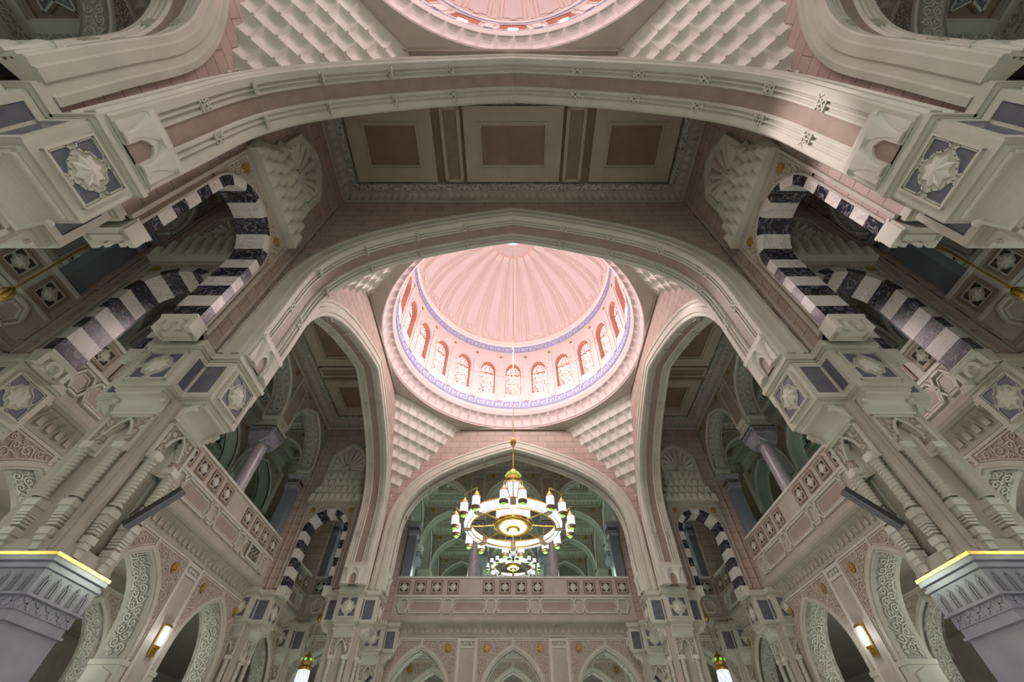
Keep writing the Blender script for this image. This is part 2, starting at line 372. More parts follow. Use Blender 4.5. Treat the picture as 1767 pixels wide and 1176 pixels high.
def make_big_arch():
    t = thing('nave_arch', 'pointed nave arch', 'arch')
    h = HT
    face = lambda s: [(.64, s*(h-.06)), (.64, s*(h+.05)), (.52, s*(h+.07)), (.49, s*(h+.02)), (.36, s*(h+.02)), (.33, s*(h+.07)), (.16, s*(h+.08)), (.13, s*(h+.03)), (.03, s*(h+.03)), (0, s*h)]
    sof = [(0, -h), (0, -h+.14), (.055, -h+.15), (.055, -h+.19), (.02, -h+.205), (.02, -h+.235), (.07, -h+.25), (.07, -.235), (.03, -.225), (.03, -.185), (.075, -.16), (.09, -.155)]
    mb = MB()
    sweep(mb, ARC, face(-1) + sof[1:])
    sweep(mb, ARC, [(a, -b) for a, b in reversed(sof)] + list(reversed(face(1)))[1:])
    mb.build('arch_moulding', M['cream'], t)
    mb = MB()
    sweep(mb, ARC, [(.082, -.165), (.082, .165)]); mb.build('inlay_strip', M['pink'], t)
    # foot of the soffit: moulding bar and little niche
    for s in (-1, 1):
        mb = MB(lambda p, s=s: (s*(5.9 - p[2]), p[0], p[1]))   # (across y, up z, out towards the nave)
        mb.prism([(-.40, 7.40), (.40, 7.40), (.40, 7.52), (-.40, 7.52)], -.1, -.0, 0, 'xy')
        foot = mb.build('foot_moulding', M['cream'], t)
        mb = MB(lambda p, s=s: (s*(5.9 + .01 - p[2]), p[0], p[1]))
        # arched hood over a pink back
        mb.prism([(-.46, 6.62), (-.46, 7.28), (.46, 7.28), (.46, 6.62), (.14, 6.62), (.14, 6.92), (.09, 7.02), (0, 7.08), (-.09, 7.02), (-.14, 6.92), (-.14, 6.62)], -.04, .03, 0, 'xy')
        mb.prism([(-.48, 7.26), (.48, 7.26), (.50, 7.38), (-.50, 7.38)], -.04, .09, 0, 'xy')
        for q in (-1, 1):
            def fn(u, v, q=q):
                w = .05 + .17*(v**2.2); return (q*(.25 + w*math.cos(PI*u)), 6.70 + .56*v, .03 + (.03 + .05*v*v)*math.sin(PI*u))
            mb.grid(fn, 8, 8)
            mb.prism([(q*.17, 6.62), (q*.17, 6.70), (q*.33, 6.70), (q*.33, 6.62)], .0, .07, 0, 'xy')
        nb = mb.build('foot_niche', M['pale'], t)
        mb = MB(); x = s*5.925; mb.face([(x,-.3,6.62),(x,.3,6.62),(x,.3,7.28),(x,-.3,7.28)]); mb.build('niche_back', M['pink'], t)
    kn = knot_mesh(); kn.parent = None
    for s in (-1, 1):
        for d in (1.9, 3.6, 5.3, 7.0, 8.7):
            r = on_arc(ARC, d, s)
            if not r: continue
            for y in (-.335, .335):
                k = kn.copy(); C.objects.link(k); k.parent = t
                a = r[2] if s > 0 else PI - r[2]
                # knot local: x across strip, z along strip, -y = out of soffit; soffit normal points into the opening
                tx = Vector((math.cos(a), 0, math.sin(a))); nrm = Vector((-tx.z, 0, tx.x))
                cen = Vector((0, 0, 9.5)) - Vector((r[0], 0, r[1]))
                if nrm.dot(cen) < 0: nrm = -nrm
                R = Matrix((Vector((0, 1, 0)), -nrm, tx)).transposed().to_4x4()
                k.matrix_local = Matrix.Translation(Vector((r[0], y, r[1])) - nrm*.035) @ R
    bpy.data.objects.remove(kn)
    return t

# ------------------------------------------------------------------ star panel (faces -y, centred, half size a)
LPOLY = [(.9, .9), (.27, .9), (.13, .76), (.27, .62), (.33, .42), (.56, .56), (.42, .33), (.62, .27), (.76, .13), (.9, .27)]
LPOLY = [(.92,.92), (.22,.92), (.09,.76), (.26,.60), (.50,.50), (.60,.26), (.76,.09), (.92,.22)]
def rot2(p, k):
    x, z = p
    for _ in range(k): x, z = -z, x
    return (x, z)
def star_panel(parent, a, inlay, frame=True, ground='cream', star=True, name='star_panel', fmat='cream'):
    mb = MB()
    mb.prism([(-a, -a), (a, -a), (a, a), (-a, a)], .0, .03)
    w = .045*a
    for k in range(4):
        pts = [tuple(a*c for c in rot2(p, k)) for p in LPOLY]
        for p, q in zip(pts, pts[1:] + pts[:1]): mb.bar(p, q, w*1.1, -.028*a/.4, .01)
    if frame:
        for p, q in (((-a,-a),(a,-a)), ((a,-a),(a,a)), ((a,a),(-a,a)), ((-a,a),(-a,-a))): mb.bar(p, q, w*1.6, -.045*a/.4, .02)
    o = mb.build(name, M[ground], parent)
    mb = MB()
    for k in range(4): mb.prism([tuple(a*c for c in rot2(p, k)) for p in LPOLY], -.006, .005)
    mb.build('corner_inlay', M[inlay], o)
    if star:
        mb = MB(); h = .10*a/.4
        for k in range(8):
            for j in (0, 1):
                aa = k*PI/4 + (0 if j == 0 else PI/8); bb = aa + PI/8
                r1, r2 = (.58*a, .40*a) if j == 0 else (.40*a, .58*a)
                P1, P2 = (r1*math.cos(aa), -.03, r1*math.sin(aa)), (r2*math.cos(bb), -.03, r2*math.sin(bb))
                mb.face([P1, P2, (0, -h, 0)]); mb.face([(P1[0], .0, P1[2]), (P2[0], .0, P2[2]), P2, P1])
        mb.build('star_boss', M['pale'], o)
    return o

# ------------------------------------------------------------------ piers
def twisted(r=.080, z0=3.22, z1=4.12, n=15, turns=7, seg=110):
    mb = MB()
    def fn(u, v):
        a = 2*PI*u; z = z0 + (z1-z0)*v; rr = r*(1 + .12*math.cos(2*(a - turns*2*PI*v)))
        if v < .04 or v > .96: rr = r*1.25
        return (rr*math.cos(a), rr*math.sin(a), z)
    mb.grid(fn, n, seg); return mb
def lancet(mb, x, z, w, h, y0, y1, mi=0):
    mb.prism([(x-w, z), (x+w, z), (x+w, z+h*.72), (x, z+h), (x-w, z+h*.72)], y0, y1, mi)
def arm_set(parent, L, rz, detail=True):
    """everything hung on one arm of the cross-shaped pier, front at y=-L"""
    g = []
    T = Matrix.Rotation(rz, 4, 'Z'); ad = []
    mb = MB()
    mb.box(-.53, .53, -L, -.4, 5.33, 6.36)
    mb.box(-.56, .56, -L-.03, -.4, 6.36, 6.42); mb.box(-.60, .60, -L-.07, -.4, 6.42, 6.52); mb.box(-.57, .57, -L-.04, -.4, 6.52, 6.62)
    mb.box(-.47, .47, -L+.05, -.4, 5.25, 5.33)
    for s in (-1, 1):                                    # raised frames round the slate side panels
        x0, x1 = (s*.53, s*.555)
        for (ya, yb, za, zb) in ((-L+.02, -.55, 6.22, 6.34), (-L+.02, -.55, 5.36, 5.48), (-L+.02, -L+.12, 5.48, 6.22)):
            mb.box(min(x0, x1), max(x0, x1), ya, yb, za, zb)
    ad.append(mb.build('star_block', M['cream'], parent))
    sp = star_panel(None, .385, 'blue', ground='cream'); sp.parent = parent; sp.location = (0, -L-.02, 5.85)
    for s in (-1, 1):
        mb = MB(); mb.box(min(s*.531, s*.538), max(s*.531, s*.538), -L+.12, -.58, 5.48, 6.22)
        ad.append(mb.build('slate_side_panel', M['blue'], parent))
    ad.append(sp)
    if detail:
        f = -.57 if L < 1 else -.67
        mb = MB()                                        # cove under the block
        yl = -L + .07
        prof = [(-.4, 5.25), (yl, 5.25), (yl, 5.20)] + [(f - .03 + (yl + .03 - f + .03)*(1 - math.sin(PI/2*k/8)), 5.19 - .25*(1 - math.cos(PI/2*k/8))*1.0) for k in range(9)] + [(f-.03, 4.90), (-.4, 4.90)]
        mb.prism(prof, -.42, .42, 0, 'yz')
        mb.box(-.44, .44, f-.05, -.4, 4.88, 4.93)
        for q in (-1, 1):
            mb.ball((q*.44, yl+.13, 5.12), .055, 1, 8); mb.prism([(yl+.06, 5.25), (yl+.25, 5.25), (f+.02, 4.93), (f-.02, 4.93), (yl+.20, 5.10)], q*.42, q*.45, 0, 'yz')
        ad.append(mb.build('cove_bracket', M['pale'], parent))
        P = mirror([(.20, 2.62), (.20, 4.42), (.155, 4.56), (.07, 4.70), (0, 4.76)])
        mb = MB()
        for y in (f,):
            pass
        mb.prism([(-.42, 4.12), (-.42, 4.88), (.42, 4.88), (.42, 4.12), (.20, 4.12), (.20, 4.44), (.15, 4.58), (.07, 4.70), (0, 4.76), (-.07, 4.70), (-.15, 4.58), (-.20, 4.44), (-.20, 4.12)], f, f+.10)
        ad.append(mb.build('niche_tympanum', M['scroll'], parent))
        mb = MB(); sweep(mb, [p for p in P if p[1] > 4.1], [(.05, f), (.05, f-.03), (0, f-.03), (0, f+.08)])
        for s in (-1, 1): mb.box(min(s*.38, s*.44), max(s*.38, s*.44), f-.03, f+.02, 4.1, 4.9)
        mb.box(-.44, .44, f-.03, f+.02, 4.82, 4.9)
        ad.append(mb.build('niche_moulding', M['cream'], parent))
        mb = MB()                                        # fluted hood and back of the niche
        def fn(u, v): 
            a = PI*u; return (-.22*math.cos(a), f+.02+.13*math.sin(a)*(1+.10*math.cos(a*14)), 4.05 + .72*v)
        mb.grid(fn, 28, 3)
        mb.box(-.40, .40, f+.16, -.4, 2.5, 4.9)
        ad.append(mb.build('fluted_hood', M['cream'], parent, True))
        tc = twisted()
        for s in (-1, 1):
            o = tc.build('twisted_column', M['cream'], parent, True) if s < 0 else ad[-1].copy()
            if s > 0: C.objects.link(o); o.parent = parent
            o.location = (s*.285, f-.02, 0); ad.append(o)
        for s in (-1, 1):
            x = s*.275; mb = MB()
            mb.box(x-.10, x+.10, f-.10, f+.12, 4.12, 4.24); mb.box(x-.075, x+.075, f-.07, f+.12, 4.05, 4.12)
            ad.append(mb.build('column_capital', M['pale'], parent)); mb = MB()
            mb.box(x-.105, x+.105, f-.10, f+.12, 3.08, 3.18); mb.box(x-.085, x+.085, f-.08, f+.12, 2.98, 3.08); mb.box(x-.07, x+.07, f-.07, f+.12, 3.18, 3.23)
            for k in range(4): mb.box(x-.085+.006*k, x+.085-.006*k, f-.075+.01*k, f+.12, 2.94-.045*k, 2.975-.045*k)
            mb.box(x-.09, x+.09, f-.07, f+.12, 2.66, 2.76); mb.box(x-.075, x+.075, f-.05, f+.12, 2.58, 2.66); mb.box(x-.06, x+.06, f-.02, f+.12, 2.46, 2.58)
            ad.append(mb.build('column_console', M['pale'], parent))
        mb = MB()
        for s in (-1, 1): mb.box(s*.46-.06, s*.46+.06, f+.03, -.4, 2.5, 5.25)
        mb.box(-.44, .44, f+.02, -.4, 2.44, 2.62); mb.box(-.50, .50, f+.10, -.4, 4.88, 5.25)
        ad.append(mb.build('pilaster_strip', M['blush'], parent))
    for o in ad: o.matrix_basis = T @ o.matrix_basis
def make_pier(LX=1.14, LY=.92, arms=(0, 1, 2, 3)):
    t = thing('compound_pier', 'pier', 'pier')
    mb = MB(); mb.box(-.53, .53, -.53, .53, 6.3, TOP)
    mb.build('pier_core', M['brick'], t)
    mb = MB()
    mb.box(-.66, .66, -.53, .53, 2.42, 2.5); mb.box(-.50, .50, -.46, .46, 2.5, 5.3); mb.box(-.53, .53, -.53, .53, 5.2, 6.4)
    mb.build('pier_body', M['blush'], t)
    mb = MB(); X, Y = .69, .57
    mb.box(-X, X, -Y, Y, 2.395, 2.44); mb.build('gilded_rim', M['gold'], t)
    mb = MB()
    for (d, z0, z1) in ((-.01, 2.33, 2.395), (-.045, 2.28, 2.33), (-.02, 2.24, 2.28), (-.05, 1.94, 2.24), (-.03, 1.915, 1.94), (-.075, 1.76, 1.915), (-.09, 1.66, 1.76), (-.06, 1.63, 1.66), (-.10, -1.6, 1.63)):
        mb.box(-X-d if d > 0 else -(X+d), (X+d), -(Y+d), (Y+d), z0, z1)
    mb.build('marble_capital', M['grey'], t)
    mb = MB()
    for k in range(4):
        xx, yy, n = (X, Y, 7) if k % 2 == 0 else (Y, X, 5)
        T = Matrix.Rotation(k*PI/2, 4, 'Z'); m2 = MB(lambda p, T=T: T @ Vector(p)); pit = 2*(xx-.09)/n
        for j in range(n):
            x = -(xx-.09) + pit*(j+.5)
            lancet(m2, x, 1.96, pit*.33, .25, -(yy-.05)-.004, -(yy-.05)+.01)
        off = len(mb.v); mb.v += m2.v; mb.f += [tuple(i+off for i in f) for f in m2.f]; mb.m += m2.m
    lan = mb.build('lancet_arcading', M['metal'], t)
    mb = MB()
    for k in range(4):
        xx, yy, n = (X, Y, 7) if k % 2 == 0 else (Y, X, 5)
        T = Matrix.Rotation(k*PI/2, 4, 'Z'); m2 = MB(lambda p, T=T: T @ Vector(p)); pit = 2*(xx-.09)/n
        for j in range(n):
            x = -(xx-.09) + pit*(j+.5)
            mb_y = -(yy-.05)
            m2.bar((x-pit*.12, 1.97), (x-pit*.12, 2.11), .012, mb_y-.016, mb_y); m2.bar((x+pit*.12, 1.97), (x+pit*.12, 2.11), .012, mb_y-.016, mb_y)
            m2.bar((x-pit*.12, 2.11), (x, 2.15), .012, mb_y-.016, mb_y); m2.bar((x+pit*.12, 2.11), (x, 2.15), .012, mb_y-.016, mb_y)
            m2.bar((x-.02, 2.17), (x+.02, 2.15), .012, mb_y-.016, mb_y)
            yb = -(yy-.075)
            m2.bar((x-pit*.35, 1.79), (x+pit*.35, 1.89), .022, yb-.012, yb); m2.bar((x-pit*.35, 1.89), (x+pit*.35, 1.79), .022, yb-.012, yb)
        off = len(mb.v); mb.v += m2.v; mb.f += [tuple(i+off for i in f) for f in m2.f]; mb.m += m2.m
    mb.build('lancet_tracery', M['grey'], t)
    for k in arms:
        arm_set(t, LY if k % 2 == 0 else LX, k*PI/2)
    return t

# ------------------------------------------------------------------ banded (dark and white) arch with arabesque, stalactites and shell, in its wall
BW = 1.83     # half width of the wall it stands in
def make_banded():
    t = thing('banded_arch', 'arch', 'arch')
    ri, ro, zs = .92, 1.145, 9.26
    def P(r, zc=zs, n=28, foot=6.8):
        pts = [(-r, foot)] + [(-r*math.cos(PI*k/n), zc + r*1.0*math.sin(PI*k/n)*(1 + .025*(1-abs(1-2*k/n)))) for k in range(n+1)] + [(r, foot)]
        return pts
    mb = MB(); arch_panel(mb, P(ro), -BW, BW, 10.66, -.47, .16, 0, 6.4)
    mb.box(-BW, BW, -.47, .16, 10.66, TOP)
    for s in (-1, 1): mb.box(min(s*ro, s*(ro-.001)), max(s*ro, s*(ro-.001)), -.47, .16, 6.4, 6.8)
    mb.build('arch_wall', M['brick'], t)
    # voussoirs, one by one
    blocks = []
    hh = (zs - 6.8) / 6
    for s in (-1, 1):
        for k in range(6):
            z0 = 6.8 + k*hh; q = [(s*ri, z0), (s*ro, z0), (s*ro, z0+hh), (s*ri, z0+hh)]; blocks.append((q, k % 2 == 0))
    for k in range(7):
        a0, a1 = PI*k/7, PI*(k+1)/7; q = []
        for j in range(5):
            a = a0 + (a1-a0)*j/4; q.append((-ri*math.cos(a), zs + ri*math.sin(a)*1.02))
        for j in range(4, -1, -1):
            a = a0 + (a1-a0)*j/4; q.append((-ro*math.cos(a), zs + ro*math.sin(a)*1.02))
        blocks.append((q, k % 2 == 0))
    for q, d in blocks:
        mb = MB(); mb.prism(q, -.53, .22); mb.build('dark_voussoir' if d else 'white_voussoir', M['dark'] if d else M['white'], t)
    # smooth inner bands, arabesque panel round the arch
    Q = P(ro+.07, foot=6.8)
    mb = MB(); arch_panel(mb, P(ro+.04, foot=9.2), -1.27, 1.27, 10.66, -.505, -.47, 0, 9.2); ap = mb.build('arabesque_panel', M['tan'], t)
    for s in (-1, 1):
        g = MB(); ok0 = outside(P(ro, foot=9.2), .05); tendrils(g, lambda x, z, r: x*s > .12 and ok0(x, z, r) and math.hypot(abs(x)-1.0, z-10.38) > r + .145, -1.26, 1.26, 9.75, 10.62, .085, .022, -.53, -.505)
        g.bar((s*1.25, 9.7), (s*1.25, 10.6), .03, -.53, -.505); g.bar((s*.15, 10.6), (s*1.25, 10.6), .03, -.53, -.505)
        g.build('carved_tendrils', M['tendril'], ap)
    mb = MB(); sweep(mb, P(ro), [(.05, -.47), (.05, -.54), (0, -.54), (0, -.47)])
    for s in (-1, 1):
        mb.box(min(s*1.29, s*1.36), max(s*1.29, s*1.36), -.55, -.47, 6.7, 10.72)
        mb.box(min(s*1.72, s*1.78), max(s*1.72, s*1.78), -.52, -.47, 6.7, 14.9)
    mb.box(-1.36, 1.36, -.55, -.47, 10.62, 10.72)
    mb.build('panel_moulding', M['blush'], t)
    for s in (-1, 1):
        mb = MB(); mb.prism([(s*1.0+.115*math.cos(2*PI*k/18), 10.38+.135*math.sin(2*PI*k/18)) for k in range(18)], -.53, -.49)
        mb.build('gilded_disc', M['goldflat'], t)
        mb = MB(lambda p, s=s: (s*p[0], p[1], p[2]))     # corbel under the legs
        mb.prism([(.86, 6.80), (.84, 6.72), (.94, 6.66), (.96, 6.58), (1.02, 6.50), (1.02, 6.42), (1.26, 6.42), (1.26, 6.80)], -.52, .20)
        for q in (-.52, .14): mb.box(.88, 1.22, q-.03, q+.09, 6.42, 6.76)
        mb.prism([(-.34, 6.44), (-.34, 6.60), (-.24, 6.72), (-.08, 6.72), (.02, 6.60), (.02, 6.44), (-.06, 6.44), (-.06, 6.56), (-.16, 6.64), (-.26, 6.56), (-.26, 6.44)], .88, .96, 0, 'yz')
        mb.box(.84, 1.26, -.54, .22, 6.76, 6.81)
        mb.build('arch_corbel', M['pale'], t)
    # stalactite hood
    fr = lambda q, o, z: (q, -.47 - o, z)
    mb = MB(); tiers = ((10.74, 11.2, 8, .30), (11.2, 11.62, 7, .25), (11.62, 12.05, 6, .19), (12.05, 12.46, 6, .13))
    for z0, z1, n, o in tiers:
        cw = .345
        for c in range(n):
            def fn(u, v, c=c):
                a = abs(2*u-1); b = math.sin(PI*min(1, v*1.0))
                oo = o*(1 - .15*v) + .15*(1 - a*a)*(1 - (1-v)**3)*(1 if v < .86 else (1-v)/.14) - .10*(1-v)*(1-a)
                return fr(-n*cw/2 + (c+u)*cw, oo, z0 + (z1-z0)*v)
            mb.grid(fn, 6, 7)
        mb.face([fr(-n*cw/2, 0, z1), fr(n*cw/2, 0, z1), fr(n*cw/2, o*.86, z1), fr(-n*cw/2, o*.86, z1)])
        for s in (-1, 1): mb.grid(lambda u, v, s=s: fr(s*(n*cw/2 + .11*math.sin(PI*u)*(1-(1-v)**3)*(1 if v < .86 else (1-v)/.14)), u*o*(1-.15*v), z0+(z1-z0)*v), 5, 6)
    mb.face([fr(-1.38, 0, 10.74), fr(1.38, 0, 10.74), fr(1.38, .30, 10.74), fr(-1.38, .30, 10.74)])
    mb.build('stalactite_hood', M['cream'], t)
    # shell niche with pointed frame
    out = [(-1.02, 12.5), (-1.02, 13.6), (-.45, 14.2), (0, 14.42), (.45, 14.2), (1.02, 13.6), (1.02, 12.5)]
    inn = [(-.82, 12.62), (-.82, 13.52), (-.36, 14.0), (0, 14.18), (.36, 14.0), (.82, 13.52), (.82, 12.62)]
    mb = MB()
    for a in range(6):
        for (f0, f1, y0, y1) in ((0, .55, -.60, -.47), (.55, 1, -.56, -.47)):
            L = lambda p, q, f: (p[0]+(q[0]-p[0])*f, p[1]+(q[1]-p[1])*f)
            mb.prism([L(out[a], inn[a], f0), L(out[a+1], inn[a+1], f0), L(out[a+1], inn[a+1], f1), L(out[a], inn[a], f1)], y0, y1)
    mb.box(-1.02, 1.02, -.60, -.47, 12.46, 12.62)
    mb.build('niche_frame', M['cream'], t)
    mb = MB()
    for k in range(11):
        a = PI*(k+.5)/11; w = .115; r0, r1 = .24, min(.80/max(.02, abs(math.cos(a))), 1.05*(1+.28*math.sin(a)))
        c, s_ = math.cos(a), math.sin(a); z0 = 12.74
        r1 = min(r1, .79/max(.02, abs(c)), (1.36 - .42*abs(c)) / max(.05, s_))
        p = lambda r, o: (-c*r + s_*o, s_*r*1.0 + z0 + c*o)
        a0, a1, b0, b1 = p(r0, -w*.3), p(r0, w*.3), p(r1, w), p(r1, -w)
        m0, m1 = p(r0, 0), p(r1*.98, 0)
        mb.face([(a0[0], -.475, a0[1]), (m0[0], -.52, m0[1]), (m1[0], -.56, m1[1]), (b1[0], -.475, b1[1])])
        mb.face([(m0[0], -.52, m0[1]), (a1[0], -.475, a1[1]), (b0[0], -.475, b0[1]), (m1[0], -.56, m1[1])])
    mb.build('shell_ribs', M['pale'], t)
    mb = MB()
    mb.prism([(.20*math.cos(PI*k/10), 12.80 + .22*math.sin(PI*k/10)) for k in range(11)] + [(-.2, 12.62), (.2, 12.62)], -.60, -.47)
    mb.prism([(.12*math.cos(PI*k/10), 12.80 + .14*math.sin(PI*k/10)) for k in range(11)] + [(-.12, 12.62), (.12, 12.62)], -.64, -.60)
    mb.build('shell_heart', M['cream'], t)
    return t

# ------------------------------------------------------------------ coffered flat ceiling over a passage (length along x)
def make_coffers(hx=6.62, hy=1.86):
    t = thing('coffered_ceiling', 'ceiling', 'ceiling')
    def bar_v(mb, x0, x1, y0, y1, z0, z1): mb.box(x0, x1, y0, y1, z0, z1)
    mb = MB(); mb.box(-hx, hx, -hy, hy, 16.32, 16.5); mb.build('ceiling_ground', M['coffer'], t)
    # cove of little arches all round
    mb = MB()
    for k in range(4):
        a, b = (hx, hy) if k % 2 == 0 else (hy, hx); T = Matrix.Rotation(k*PI/2, 4, 'Z')
        n = round(2*a/.27); cw = 2*a/n
        muq(mb, lambda q, o, z: tuple(T @ Vector((q, -b + o, z))), -a, n, cw, 15.62, 15.98, 0, .20, 4, 4)
        i0 = mb.add([tuple(T @ Vector(p)) for p in ((-a, -b, 15.54), (a, -b, 15.54), (a, -b+.04, 15.56), (-a, -b+.04, 15.56), (-a, -b+.04, 15.64), (a, -b+.04, 15.64))])
        mb.f.append((i0, i0+1, i0+2, i0+3)); mb.f.append((i0+3, i0+2, i0+5, i0+4)); mb.m += [0, 0]
    mb.build('cove_frieze', M['blush'], t)
    def ring(mb, X, Yy, w, z0, z1):
        mb.box(-X, X, -Yy, -Yy+w, z0, z1); mb.box(-X, X, Yy-w, Yy, z0, z1); mb.box(-X, -X+w, -Yy+w, Yy-w, z0, z1); mb.box(X-w, X, -Yy+w, Yy-w, z0, z1)
    mb = MB(); ring(mb, hx, hy, .24, 15.98, 16.5); ring(mb, hx-.24, hy-.24, .04, 16.02, 16.5); mb.build('cove_ledge', M['blush'], t)
    mb = MB(); ring(mb, hx-.28, hy-.28, .22, 16.08, 16.5); mb.build('scroll_border', M['scrollpale'], t)
    iy = hy - .56
    def field(cx, w, name='coffer'):
        g = MB()
        def rg(X, Yy, ww, z0, z1):
            g.box(cx-X, cx+X, -Yy, -Yy+ww, z0, z1); g.box(cx-X, cx+X, Yy-ww, Yy, z0, z1); g.box(cx-X, cx-X+ww, -Yy+ww, Yy-ww, z0, z1); g.box(cx+X-ww, cx+X, -Yy+ww, Yy-ww, z0, z1)
        rg(w, iy, .50, 16.16, 16.4); rg(w-.50, iy-.50, .06, 16.12, 16.4); rg(w-.56, iy-.56, .07, 16.2, 16.4)
        o = g.build(name, M['warm'], t)
        g = MB(); g.box(cx-w+.6, cx+w-.6, -iy+.6, iy-.6, 16.28, 16.35); g.build('coffer_field', M['coffer'], o)
    def strip(cx, w):
        g = MB(); 
        g.box(cx-w, cx-w+.12, -iy, iy, 16.12, 16.4); g.box(cx+w-.12, cx+w, -iy, iy, 16.12, 16.4); g.box(cx-w, cx+w, -iy, -iy+.12, 16.12, 16.4); g.box(cx-w, cx+w, iy-.12, iy, 16.12, 16.4)
        o = g.build('divider_panel', M['warm'], t)
        g = MB(); g.box(cx-w+.12, cx+w-.12, -iy+.12, iy-.12, 16.2, 16.35); g.build('divider_field', M['pink'], o)
    field(0, 1.80); strip(-2.28, .36); strip(2.28, .36); field(-4.52, 1.56); field(4.52, 1.56)
    return t

# ------------------------------------------------------------------ dome
ND = 22
def make_dome():
    t = thing('dome', 'dome', 'dome')
    R = 6.2
    cyl = lambda q, o, z: ((R - o) * math.sin(q / R), (R - o) * math.cos(q / R), z)
    # stalactite ring
    mb = MB(); n = 72
    def fr(q, o, z): a = q; return ((6.63 - o)*math.sin(a), (6.63 - o)*math.cos(a), z)
    muq(mb, fr, 0, n, 2*PI/n, 15.66, 16.32, 0, .36, 8, 9, 0, 0, 3.5)
    mb.lathe([(6.66, 15.55), (6.66, 15.62), (6.60, 15.66)], 144)
    mb.build('stalactite_ring', M['drum'], t)
    mb = MB(); mb.lathe([(6.28, 16.30), (6.22, 16.36), (6.22, 16.46), (6.16, 16.50), (6.16, 16.56), (6.22, 16.6), (6.22, 16.8)], 132); mb.build('ring_moulding', M['drum'], t, True)
    mb = MB(); mb.lathe([(6.215, 16.55), (6.205, 16.555), (6.205, 16.585), (6.215, 16.6)], 132); mb.build('salmon_line', M['domeline'], t)
    # key pattern bands
    for z0, z1, nm in ((16.82, 17.34, 'lower_key_band'), (22.12, 22.68, 'upper_key_band')):
        mb = MB(); mb.lathe([(R, z0-.04), (R, z1+.04)], 132); o = mb.build(nm, M['bandpale'], t, True)
        N = 66; u = 2*PI*R/N; h = z1 - z0; w = .055
        mb = MB(lambda p: cyl(p[0], .012 - p[1], p[2]))
        for k in range(N):
            x = k*u; Z = lambda f: z0 + h*f
            pts = [(0, .16), (0, .84), (.62, .84), (.62, .42), (.30, .42), (.30, .60)]
            for p, q in zip(pts[:-1], pts[1:]): mb.bar((x+p[0]*u, Z(p[1])), (x+q[0]*u, Z(q[1])), w, 0, .01)
            mb.bar((x, Z(.16)), (x+u*.86, Z(.16)), w, 0, .01); mb.bar((x+.86*u, Z(.16)), (x+.86*u, Z(.7)), w, 0, .01)
            mb.bar((x, Z(0)), (x+u, Z(0)), .035, 0, .01); mb.bar((x, Z(1)), (x+u, Z(1)), .035, 0, .01)
        mb.build('key_pattern', M['bandblue'], o)
    # drum: one bay with window, repeated
    sw = 2*PI*R/ND; hw = .52
    P = mirror([(hw, 18.02), (hw, 20.05)] + [(hw*math.cos(PI/2*k/8), 20.05 + .82*math.sin(PI/2*k/8)**1.1) for k in range(1, 9)])
    bay = MB(cyl_map := (lambda p: cyl(p[0], -p[1], p[2])))
    zf, zt = 17.34, 22.12
    for a, b in zip(P[:-1], P[1:]):
        if b[0]-a[0] > 1e-5: bay.face([(a[0],0,a[1]),(b[0],0,b[1]),(b[0],0,zt),(a[0],0,zt)])
    bay.face([(-sw/2,0,zf),(-hw,0,zf),(-hw,0,zt),(-sw/2,0,zt)]); bay.face([(hw,0,zf),(sw/2,0,zf),(sw/2,0,zt),(hw,0,zt)])
    for k in range(4):
        a, b = -hw+2*hw*k/4, -hw+2*hw*(k+1)/4; bay.face([(a,0,zf),(b,0,zf),(b,0,18.02),(a,0,18.02)])
    # pilaster strips, imposts and hood line
    for s in (-1, 1):
        x = s*sw/2; bay.box(min(x, x-s*.16), max(x, x-s*.16), -.05, .01, 17.4, 21.1); bay.box(min(x, x-s*.22), max(x, x-s*.22), -.08, .01, 19.55, 19.72)
        bay.box(min(s*hw, s*(hw+.05)), max(s*hw, s*(hw+.05)), -.04, .01, 17.8, 20.0)
    sweep(bay, [p for p in P if p[1] > 19.9], [(.16, 0), (.16, -.05), (.05, -.05), (.05, -.02), (0, -.02)])
    drumbay = bay.build('drum_bay', M['drum'], t)
    rv = MB(lambda p: cyl(p[0], -p[1], p[2]))
    for a, b in zip(P[:-1], P[1:]): rv.face([(a[0],0,a[1]),(b[0],0,b[1]),(b[0]*.97,.30,b[1]),(a[0]*.97,.30,a[1])])
    rv.face([(-hw,0,18.02),(hw,0,18.02),(hw,.30,18.02),(-hw,.30,18.02)])
    sweep(rv, P, [(0, .28), (-.06, .28), (-.06, .31)]); rv.box(-hw, hw, .26, .31, 19.98, 20.07); rv.box(-hw, hw, .26, .31, 18.02, 18.10)
    win = rv.build('window_frame', M['reveal'], t)
    pn = MB(lambda p: cyl(p[0], -p[1], p[2])); pn.face([(p[0], .30, p[1]) for p in P]); pane = pn.build('stained_glass', M['stained'], win)
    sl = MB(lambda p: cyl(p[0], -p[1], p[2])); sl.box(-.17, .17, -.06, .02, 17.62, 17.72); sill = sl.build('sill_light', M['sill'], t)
    gd = MB(lambda p: cyl(p[0], -p[1], p[2])); gd.prism([(sw/2+.11*math.cos(k*PI/6), 21.55+.11*math.sin(k*PI/6)) for k in range(12)], -.03, .01); disc = gd.build('gilded_disc', M['goldflat'], t)
    # gored shell
    r0, zb, zc = 6.16, 23.2, 28.4
    def prof(f):                       # f 0 at the springing .. 1 at the crown
        a = f * PI/2; return (r0*math.cos(a)**.92 if f < 1 else 0, zb + (zc-zb)*math.sin(a))
    g = MB(); ga = PI/ND; fm = .84
    def gp(q, f, d=0):
        r, z = prof(f); k = 1 - d/ max(1.5, math.hypot(r, z-zb)); a = q*ga; return (r*k*math.sin(a), r*k*math.cos(a), zb + (z-zb)*k)
    g.grid(lambda u, v: gp(2*u-1, v*fm, -.02), 4, 24, 0)
